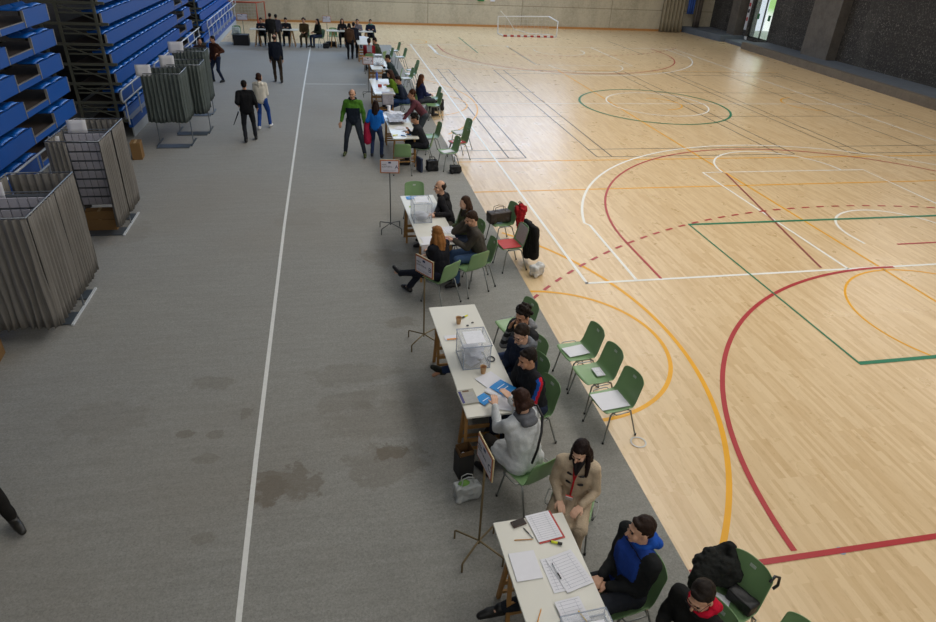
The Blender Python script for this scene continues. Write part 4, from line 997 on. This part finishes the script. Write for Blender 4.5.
# far row
V=.02
for (x,l,top,hr,h_,kw) in ((-3.15,'person in dark jacket writing, leftmost at the far tables','22232A',('short','1D1714'),272,dict(lean=24,pitch=30)),
    (-2.02,'person in black with red papers at the left far table','1E1D22',('short','1B1512'),268,dict(lean=16,pitch=30)),
    (.60,'person in black at the left end of the right far table','1B1B20',('long','1E1512'),270,dict(lean=8)),
    (1.32,'person in pale checked shirt at the right far table','6C6870',('short','221A16'),270,dict(lean=8)),
    (1.95,'person in navy with turquoise scarf, rightmost at the far tables','1D2438',('short','1D1714'),270,dict(lean=8,hood='2A9C8A'))):
    sitter(l,x,34.15,h_,'green chair under the '+l,top=top,legs='1F2126',hair=hr,sk='b',vox=V,s=.95,lh=(-.12,.36,.80),rh=(.12,.36,.80),**kw)
sitter('person in brown coat sitting alone between the two far tables',-1.18,33.9,262,'green chair under the person in brown coat between far tables',lean=4,top='423620',legs='38301F',hair=('curly','1C1411'),sk='b',vox=V,s=.95,pitch=5)
sitter('person in olive jacket and jeans sitting left of the far sign stand',-.50,33.75,215,'green chair under the person in olive jacket and jeans',lean=6,top='23261C',legs='1F2A40',hair=('long','1C1411'),sk='b',vox=V,s=.95,pitch=12)
# standing and walking
person('man in green and navy fleece with shaved head, standing with feet apart',.45,16.35,262,pose='stand',lean=2,top='4A7A28',legs='30363F',shoe='3F4A22',hair=('bald','4A3A2E'),sk='a',vox=.0115,yaw=0,pitch=6,
       rf=(.24,.0,.085),lf=(-.26,.12,.085),rh=(.30,.1,.86),lh=(-.27,.06,.84),s=.98,fat=1.08,paint=lambda p,i:(1 if abs((p-i['pel']).x)<.17 and -.1<(p-i['pel']).z<.32 and (p-i['EL'][1]).length>.1 and (p-i['EL'][-1]).length>.1 else 0),pmats=('1C2430',),hood='20242C')
person('girl with long dark hair in bright blue jumper and jeans, seen from behind',.98,16.12,75,pose='stand',lean=4,top='1463B8',legs='2C3A5C',shoe='2A2A2E',hair=('long','271914'),sk='c',vox=.0125,s=.84,pitch=16,yaw=10,
       rh=(.12,.24,.95),lh=(-.2,.12,.82),rf=(.14,-.06,.085),lf=(-.12,.02,.085))
q=MB(); q.cone((0,0,.42),(0,0,.86),.10,.07,12); q.cone((0,0,.80),(.05,.0,.95),.06,.05,10)
o=bake(q,'pink_coat',fabric('pink','B02848'),voxel=.014,smooth=2,post=disp(.02,8,3),loc=(.77,16.2,.0)); tag(o,'pink red coat carried beside the girl in blue','coat')
person('man in black jacket walking away, black umbrella in hand, beside the woman in white',-2.22,17.65,98,pose='stand',lean=5,top='16171A',legs='24262B',hair=('short','1A1310'),sk='b',vox=.0125,s=.93,fat=1.2,pitch=5,
       rf=(.14,.14,.085),lf=(-.12,-.1,.085),rh=(.25,.1,.86),lh=(-.2,.08,.95))
q=MB(); q.tube([(0,0,0),(-.16,-.03,-.34)],[.018,.008],8); o=q.build('folded_umbrella',m_dark_pl,None,(-2.43,17.62,.80)); tag(o,'short black umbrella held by the man in black walking away','umbrella')
person('woman in white hooded jacket and blue track trousers walking away',-1.97,18.9,80,pose='stand',lean=4,top='DAD5C8',legs='24468C',shoe='D2D2D2',hair=('bob','36221A'),sk='c',vox=.0125,s=.90,yaw=-30,pitch=8,hood=True,
       rf=(.12,.2,.085),lf=(-.1,-.12,.09),rh=(.1,.25,1.0),lh=(-.12,.22,.98),fat=1.05)
person('man in dark navy jacket and brown trousers walking away alone',-1.95,25.3,92,pose='stand',lean=3,top='161C28',legs='352C22',hair=('bald','3A2C22'),sk='b',vox=.014,s=.98,fat=1.1,pitch=5,rf=(.12,-.1,.085),lf=(-.1,.14,.085))
person('man in brown jacket with hand on hip beside the farthest curtained booth',-4.0,25.3,230,pose='stand',lean=3,top='47291B',legs='1E283E',hair=('short','1B1411'),sk='b',vox=.014,s=.93,fat=1.1,lh=(-.2,.08,1.0),rf=(.16,.12,.085),lf=(-.14,-.05,.085),yaw=-20,pitch=20)
person('person in dark brown behind the farthest curtained booth',-4.45,25.0,300,pose='stand',lean=6,top='2E2119',legs='231F1C',hair=('short','2A1C15'),sk='b',vox=.016,s=.92,pitch=20)
person('man in long dark jacket standing at the left far table, back turned',-2.62,32.65,90,pose='stand',lean=4,top='1B1A19',legs='4A4438',hair=('short','1C1613'),sk='b',vox=V,s=.92,fat=1.15,pitch=25)
person('person in grey partly behind the man in long dark jacket',-2.38,32.95,95,pose='stand',lean=4,top='3A3A44',legs='3C382F',hair=('short','1C1613'),sk='b',vox=V,s=.88,pitch=25)
person('woman in brown jacket standing at the right far table',.82,30.35,80,pose='stand',lean=3,top='4A3424',legs='191A1E',hair=('bob','1D1512'),sk='b',vox=.016,s=.88,fat=1.1,pitch=15,rf=(.08,.05,.085),lf=(-.08,-.03,.085))
person('person in dark blue jacket beside the woman in brown jacket',1.02,30.75,80,pose='stand',lean=4,top='20232E',legs='17181C',hair=('short','1B1512'),sk='b',vox=.016,s=.88,pitch=15)
person('person in black trousers walking in at the left edge, only one leg in view',-3.50,4.96,305,pose='stand',lean=0,top='2A1E28',legs='1B1917',shoe='282622',hair=('short','1D1512'),sk='b',vox=.012,s=1.0,rfw=(-3.62,4.70,.085),lfw=(-3.17,4.86,.085))
# ------------------------------------------------------------------ curtained voting booths
m_cur=M('grey_booth_curtain','77736D',.9,var=.12,scale=5,bump=.1); m_cur2=M('dark_grey_booth_curtain','555D5A',.9,var=.18,scale=9,bump=.1)
m_rail=M('booth_steel','8C9298',.35,.6); m_bal=M('ballot_paper_white','C6C4CE',.7,var=.05); m_plate=M('booth_floor_plate','50585F',.35); m_strip=M('booth_white_strip','C9CDD0',.5)
def curtain(par,a,b,m,zt=1.76,zb=.22,folds=9,amp=.028,flare=0.0,name='curtain'):
    a=Vector(a);b=Vector(b);d=(b-a);L=d.length;d/=L;n=Vector((-d.y,d.x,0)); ph=random.uniform(0,6)
    def fn(u,v):
        w_=sin(u*folds*2*pi+ph)+.4*sin(u*folds*4.3*pi+ph*2); k=.55+.6*v
        p=a+d*(u*L+ .012*sin(v*9+u*20)*v)+n*(amp*w_*k+flare*v); return (p.x,p.y,zt-(zt-zb)*v+.012*sin(u*11+ph)*v)
    o=MB().sheet(fn,int(folds*9),8,.006).build(name,m,par); return o
def booth(x0,x1,ys,label,m,rack=True,front=1.0,boxes=0,zt=1.78,grplab='',zb=.22):
    r=empty('voting_booth',((x0+x1)/2,ys[0],.007)); tag(r,label,'voting booth','curtained voting booths')
    cx=(x0+x1)/2; y0=ys[0]; X0=x0-cx;X1=x1-cx; Y=[y-y0 for y in ys]
    mb=MB(); mb.tube([(X0,Y[0],zt),(X1,Y[0],zt),(X1,Y[-1],zt),(X0,Y[-1],zt)],.010,8,closed=True)
    for y in Y[1:-1]: mb.tube([(X0,y,zt),(X1,y,zt)],.010,8)
    mb.build('curtain_rail',m_rail,r)
    ym=Y[1] if len(Y)>2 else (Y[0]+Y[-1])/2
    for x in (X0+.04,X1-.03): MB().tube([(x,ym,.02),(x,ym,zt)],.014,8).build('post',m_rail,r)
    for x in (X0+.04,X1-.02): MB().box((x,ym,.014),(.032,1.1 if len(Y)>2 else .7,.022)).build('floor_bar',m_strip if len(Y)>2 else m_plate,r)
    MB().box(((X0+X1)/2,ym-.35,.012),(X1-X0-.1,.34,.012)).build('floor_plate',m_plate,r)
    if len(Y)>2: MB().box(((X0+X1)/2,ym+.35,.012),(X1-X0-.1,.30,.012)).build('floor_plate',m_plate,r)
    z=zt-.02
    curtain(r,(X0,Y[-1],0),(X1,Y[-1],0),m,z,zb,folds=8)
    for a,b in zip(Y[:-1],Y[1:]):
        curtain(r,(X1,b-.03,0),(X1,a+.03,0),m,z,zb,folds=8,flare=-.02); curtain(r,(X0,a+.03,0),(X0,b-.03,0),m,z,zb,folds=7)
    if front>=1: curtain(r,(X0,Y[0],0),(X1,Y[0],0),m,z,zb,folds=9)
    else: curtain(r,(X0,Y[0],0),(X0+(X1-X0)*front,Y[0],0),m,z,folds=4); 
    if rack:
        # wire rack of ballots facing the camera, every pile its own thing
        nc,nr=6,8; w_=(X1-X0-.12)/nc; k=MB()
        for j in range(nr+1): k.tube([(X0+.06,ym-.03,.42+j*.165),(X1-.06,ym-.03,.42+j*.165)],.004,5)
        for i in range(nc+1): k.tube([(X0+.06+i*w_,ym-.03,.42),(X0+.06+i*w_,ym-.03,.42+nr*.165)],.003,5)
        k.box(((X0+X1)/2,ym,1.08),(X1-X0-.1,.01,1.34)); k.build('ballot_rack',m_rail,r)
        src=None
        for j in range(nr):
            for i in range(nc):
                if src is None: src=MB().box((0,0,0),(w_-.012,.018,.135)).build('ballot_pile',m_bal); o=src
                else: o=src.copy(); C.objects.link(o)
                o.location=(cx+X0+.06+(i+.5)*w_,y0+ym-.048,.42+j*.165+.083); o.rotation_euler=(.12,0,0)
                tag(o,'pile of white ballots in the wire rack of the '+grplab,'ballots','ballots in the '+grplab)
    return r
booth(-4.62,-3.77,(8.15,9.08,9.88),'nearest grey curtained booth at the left edge, with ballots on its rack',m_cur,grplab='nearest curtained booth')
booth(-4.66,-3.86,(11.45,12.2,12.95),'second curtained booth from the camera, its front open onto a rack of ballots',m_cur,front=.38,grplab='second curtained booth')
booth(-4.50,-3.62,(17.2,18.05),'dark curtained booth in front of the long blue stand, nearest of the far three',m_cur2,rack=False,zb=.62)
booth(-4.22,-3.36,(18.4,19.2),'dark curtained booth in the middle of the far three',m_cur2,rack=False,zb=.55)
booth(-4.42,-3.56,(20.55,21.2),'dark curtained booth nearest the man in brown jacket, farthest of the far three',m_cur2,rack=False,zb=.4)
def notice(x,y,z,w_,h_,label):
    o=MB().sheet(lambda u,v:((u-.5)*w_,.01*sin(u*3),(v-.5)*h_),4,3,.003).build('paper_notice',m_paper,None,(x,y,z)); o.rotation_euler=(-.15,0,.1); tag(o,label,'notice','white notices above the ballot racks')
notice(-4.42,9.05,1.82,.17,.22,'narrow white notice on top of the rack of the nearest booth'); notice(-4.60,9.07,1.80,.16,.2,'white notice at the left edge on the rack of the nearest booth')
notice(-4.37,12.16,1.85,.30,.22,'large white notice on top of the rack of the second booth'); notice(-4.68,11.9,1.70,.16,.1,'small white notice left of the large one on the second booth')
notice(-4.42,17.2,1.86,.34,.26,'tilted white notice at the near left corner of the nearest dark booth'); notice(-4.3,20.55,1.88,.4,.3,'white notice at the left corner of the farthest dark booth'); notice(-4.12,18.4,1.86,.35,.3,'white notice by the middle dark booth rail')
m_card=M('brown_cardboard','8A6A42',.85,var=.08)
def carton(x,y,z,sx,sy,sz,rz,label):
    r=empty('cardboard_box',(x,y,z),rz); tag(r,label,'box','cardboard boxes')
    MB().box((0,0,sz/2),(sx,sy,sz)).build('carton',m_card,r,bevel=.004); MB().box((0,0,sz+.001),(.05,sy,.002)).build('packing_tape',M('tan_tape','B99A68',.4),r); return r
carton(-4.30,12.02,.007,.5,.22,.22,.0,'cardboard box under the ballot rack of the second booth, lower one')
carton(-4.30,12.02,.2275,.48,.2,.16,.03,'cardboard box under the ballot rack of the second booth, upper one')
carton(-4.69,16.35,.007,.22,.34,.40,.1,'small brown cardboard box on the carpet by the end of the blue stand')
carton(-4.55,7.78,.007,.3,.3,.35,.1,'yellow brown box cut by the left edge below the nearest booth')
# folded stands on the carpet behind the boxes
m_dm=M('dark_folding_stand','3C4148',.5,.3)
for y,xa,xb in ((17.0,-4.62,-3.72),(17.75,-4.66,-3.72),(18.95,-4.4,-3.62)) if False else ():
    pass
# ------------------------------------------------------------------ bags and loose things
def bag(name,loc,dims,col,label,cat,handle=True,rz=0,rough=.7,hcol=None,lump=.02,hh=.12):
    r=empty(name,loc,rz); tag(r,label,cat)
    q=MB(); sx,sy,sz=dims
    for ax in (-1,1):
        for ay in (-1,1): q.cone((ax*sx*.30,ay*sy*.22,min(sx,sy)*.26),(ax*sx*.26,ay*sy*.14,sz-min(sx,sy)*.28),min(sx,sy)*.26,min(sx,sy)*.2,12)
    q.box((0,0,sz*.48),(sx*.86,sy*.74,sz*.8))
    m=M('bag_'+col,col,rough,var=.15,scale=18,bump=.15)
    bake(q,'bag_body',m,voxel=.011,smooth=3,parent=r,post=disp(lump,9,sx*31))
    if handle:
        for s in (-1,1): MB().tube([(-sx*.22,s*sy*.12,sz*.86),(-sx*.19,s*sy*.14,sz+hh*.75),(0,s*sy*.15,sz+hh),(sx*.19,s*sy*.14,sz+hh*.75),(sx*.22,s*sy*.12,sz*.86)],.005,8).build('handle',M('bag_'+(hcol or col),hcol or col,rough),r)
    return r
# waste bin with a crumpled paper
r=empty('waste_bin',(1.13,4.93,.007),.2); r.scale=(.78,.78,.95); tag(r,'square dark waste bin lined with brown paper beside the near end of the second table','bin')
q=MB(); 
for s in (-1,1): q.box((s*.105,0,.16),(.008,.2,.32)); q.box((0,s*.1,.16),(.21,.008,.32))
q.box((0,0,.006),(.2,.2,.01)); q.build('bin_wall',M('dark_bin_plastic','2B2A29',.6),r)
q=MB()
for s in (-1,1): q.box((s*.095,0,.24),(.006,.18,.28)); q.box((0,s*.09,.24),(.18,.006,.28))
q.build('paper_liner',M('brown_kraft_liner','5E4325',.85,bump=.3),r)
q=MB(); q.ball((.02,-.02,.30),(.05,.035,.03),10); q.cone((0,0,.18),(.0,.0,.26),.07,.06)
o=bake(q,'crumpled_paper',m_paper,voxel=.008,smooth=1,post=disp(.012,30,2),loc=(1.13,4.91,.0)); o.scale=(.8,.8,.95); tag(o,'crumpled white paper in the waste bin','paper')
b=bag('carrier_bag',(1.10,4.58,.007),(.30,.16,.22),'A9ACAA','translucent white carrier bag on the carpet next to the waste bin','bag',True,.1,.4,lump=.03,hh=.09)
MB().ball((-.03,.02,.17),(.07,.04,.06),10).build('green_packet',M('green_packet','6E9A4A',.5),b)
hb=bag('handbag',(2.86,10.72,.432),(.50,.26,.24),'3A3029','dark brown handbag with two handles on a green chair','handbag',True,.25,.5,hh=.08,lump=.01)
# red umbrella hanging from the chair back
q=MB(); 
for i in range(7):
    a=2*pi*i/7; q.cone((.075*cos(a),.055*sin(a),.62),(.02*cos(a),.02*sin(a),.13),.05,.012,8)
q.cone((0,0,.66),(0,0,.1),.07,.02)
e=empty('umbrella',(3.24,10.62,.10)); tag(e,'red folded umbrella hanging from the back of the chair with the handbag','umbrella')
bake(q,'canopy',fabric('umbrella_red','9E1F27'),voxel=.011,smooth=1,parent=e,post=disp(.02,16,4))
MB().tube([(0,0,.0),(0,0,.14)],.006).build('tip',m_dark_pl,e); MB().tube([(0,0,.66),(0,0,.73),(-.03,0,.76),(-.06,0,.74)],.010).build('handle',m_dark_pl,e)
# black coat over the back of the red folder chair, white sheet on the back, white bag below
h=c_red.rotation_euler[2]
def onback(c,lx,ly,lz): hh=c.rotation_euler[2]; return (c.location.x+lx*cos(hh)-ly*sin(hh), c.location.y+lx*sin(hh)+ly*cos(hh), lz)
o=MB().sheet(lambda u,v:((u-.5)*.33,-.172-.075*v,.455+.29*v),3,6,.004,smooth=False).build('paper_sheet',M('printed_sheet','B9B4B4',.7,var=.15,scale=30),None,(c_red.location.x,c_red.location.y,.01),h); tag(o,'white printed sheet against the back of the chair with the red folder','paper')
q=MB(); q.cone((-.18,-.36,.74),(.18,-.36,.74),.05,.05); q.cone((-.14,-.38,.70),(-.10,-.42,.22),.08,.10); q.cone((.12,-.38,.70),(.14,-.42,.12),.08,.09); q.cone((0,-.38,.66),(0,-.42,.2),.09,.08); q.cone((-.2,-.36,.7),(-.22,-.40,.34),.05,.04)
o=bake(q,'black_coat',fabric('coat_black','1B1B1A'),voxel=.012,smooth=2,post=disp(.007,9,7),loc=(c_red.location.x,c_red.location.y,.01)); o.rotation_euler=(0,0,h); tag(o,'long black coat draped behind the chair with the red folder','coat')
bag('carrier_bag',(3.24,9.36,.004),(.28,.20,.22),'C9C9C6','white plastic bag on the boards below the black coat','bag',False,.6,.4,lump=.03)
bag('backpack',(3.34,21.1,.004),(.34,.26,.40),'1C1D20','black backpack with a white patch on the boards at the carpet edge','backpack',True,.1,.6,lump=.01,hh=.04)
o=MB().box((3.36,20.955,.33),(.09,.03,.07)).build('name_tag',m_paper); tag(o,'white tag on the black backpack','tag')
bag('carrier_bag',(2.96,20.55,.03),(.26,.2,.42),'BCC0C2','white carrier bag beside the long haired person at the carpet edge','bag',True,.1,.4,lump=.02)
bag('backpack',(2.24,15.0,.007),(.32,.22,.30),'17181B','black bag on the carpet right of the folder by the messy table','bag',True,.2,.6,hh=.05)
o=MB().box((0,0,.17),(.05,.26,.34)).build('folder',M('navy_folder','222E48',.5),None,(1.93,14.98,.007),.35,bevel=.004); tag(o,'dark blue folder standing on the carpet by the empty chair at the messy table','folder')
bag('handbag',(2.78,14.80,.007),(.3,.22,.2),'191A1C','black bag on the carpet under the nearest chair by the messy table','bag',False)
# black jacket and bag on the big chair
h=mbx.rotation_euler[2]
q=MB(); q.cone((.24,-.22,.70),(.30,-.02,.60),.06,.07); q.cone((.27,-.1,.66),(.22,.06,.55),.08,.09); q.cone((.22,-.24,.74),(.05,-.16,.62),.05,.05); q.cone((.1,-.12,.56),(.24,.02,.52),.08,.07); q.cone((.14,-.14,.66),(.2,-.02,.58),.08,.08); q.cone((.2,-.1,.5),(.24,.1,.48),.05,.05)
q2=MB(); q2.v=list(q.v); q2.f=q.f; q2.mi=q.mi; q2.sm=q.sm
o=bake(q2,'padded_jacket',fabric('jacket_black','20211F'),voxel=.010,smooth=1,post=disp(.016,16,9),loc=(mbx.location.x,mbx.location.y,-.03)); o.rotation_euler=(0,0,h); tag(o,'black padded jacket heaped on the big looking chair at the bottom right','jacket')
p_=onback(mbx,-.08,-.09,.43); bag('shoulder_bag',p_,(.26,.16,.13),'121214','small black bag on the big looking green chair at the bottom right','bag',False,h,.5,lump=.015)
p_=onback(mbx,-.17,-.24,.69); o=MB().tube([(0,.02,.03),(-.0,-.03,.07),(-.02,-.07,.05),(-.03,-.07,-.03),(-.02,-.03,-.06)],.012,8).build('bag_strap',m_dark_pl,None,p_,h); tag(o,'black strap looped over the corner of the big looking chair back','strap')
# far left cluster
r=empty('storage_crate',(-4.12,34.0,.007)); tag(r,'black crate on the carpet by the end of the farthest stand','crate')
q=MB()
for s in (-1,1): q.box((s*.34,0,.23),(.03,.5,.46)); q.box((0,s*.24,.23),(.7,.03,.46))
q.box((0,0,.02),(.7,.5,.03)); q.build('crate_wall',M('black_crate','17181C',.6),r); MB().box((0,0,.45),(.66,.46,.02)).build('crate_lid',M('black_crate_lid','202126',.5),r)
bag('carrier_bag',(-4.35,34.28,.435),(.4,.26,.34),'B9C4BE','pale bag on the green chair near the farthest stand','bag',True,.1,.4)
# bags under the far tables and chairs
bag('black_bag',(.05,33.9,.007),(.55,.3,.26),'15161A','black bag under the right far table','bag',False); bag('black_bag',(-.3+.08,33.4,.007),(.3,.25,.24),'17181C','small black bag beside the far sign stand','bag',False)
# duffle coat toggles and the badge of the woman in beige
a=radians(240-90)
def bw(lx,ly,lz): return (2.0+lx*cos(a)-ly*sin(a),4.02+lx*sin(a)+ly*cos(a),lz)

coatd=M('black_toggle','161415',.4); r0=[o for o in C.objects if o.name=='person'][0]
def part_on(mb,name,m,par=r0):
    o=mb.build(name,m,par); return o
A3=_rz(a)
for i,(lx,lz) in enumerate(((.07,.90),(-.07,.90),(.07,.80),(-.07,.80))):
    yv=.172
    p0=A3@Vector((lx,yv,lz)); p1=A3@Vector((lx*.35,yv+.012,lz-.004))
    q=MB(); q.cone(p0,A3@Vector((lx*.6,yv+.012,lz)),.011,.009,8); q.tube([p0,p1],.004,6); part_on(q,'toggle',coatd)
q=MB(); q.cone(A3@Vector((-.03,.125,1.02)),A3@Vector((0,.165,.90)),.028,.014,10); q.cone(A3@Vector((.03,.125,1.02)),A3@Vector((0,.165,.90)),.028,.014,10)
part_on(q,'dark_top',M('dark_top_cloth','1B1618',.9))
q=MB(); q.box(A3@Vector((.02,.232,.66)),(.065,.012,.09),A3@_rx(-.5)); part_on(q,'name_badge',M('white_badge','D9D5D5',.5))
q=MB(); q.box(A3@Vector((.02,.242,.69)),(.066,.012,.03),A3@_rx(-.5)); part_on(q,'badge_header',M('red_badge','C8402F',.5))
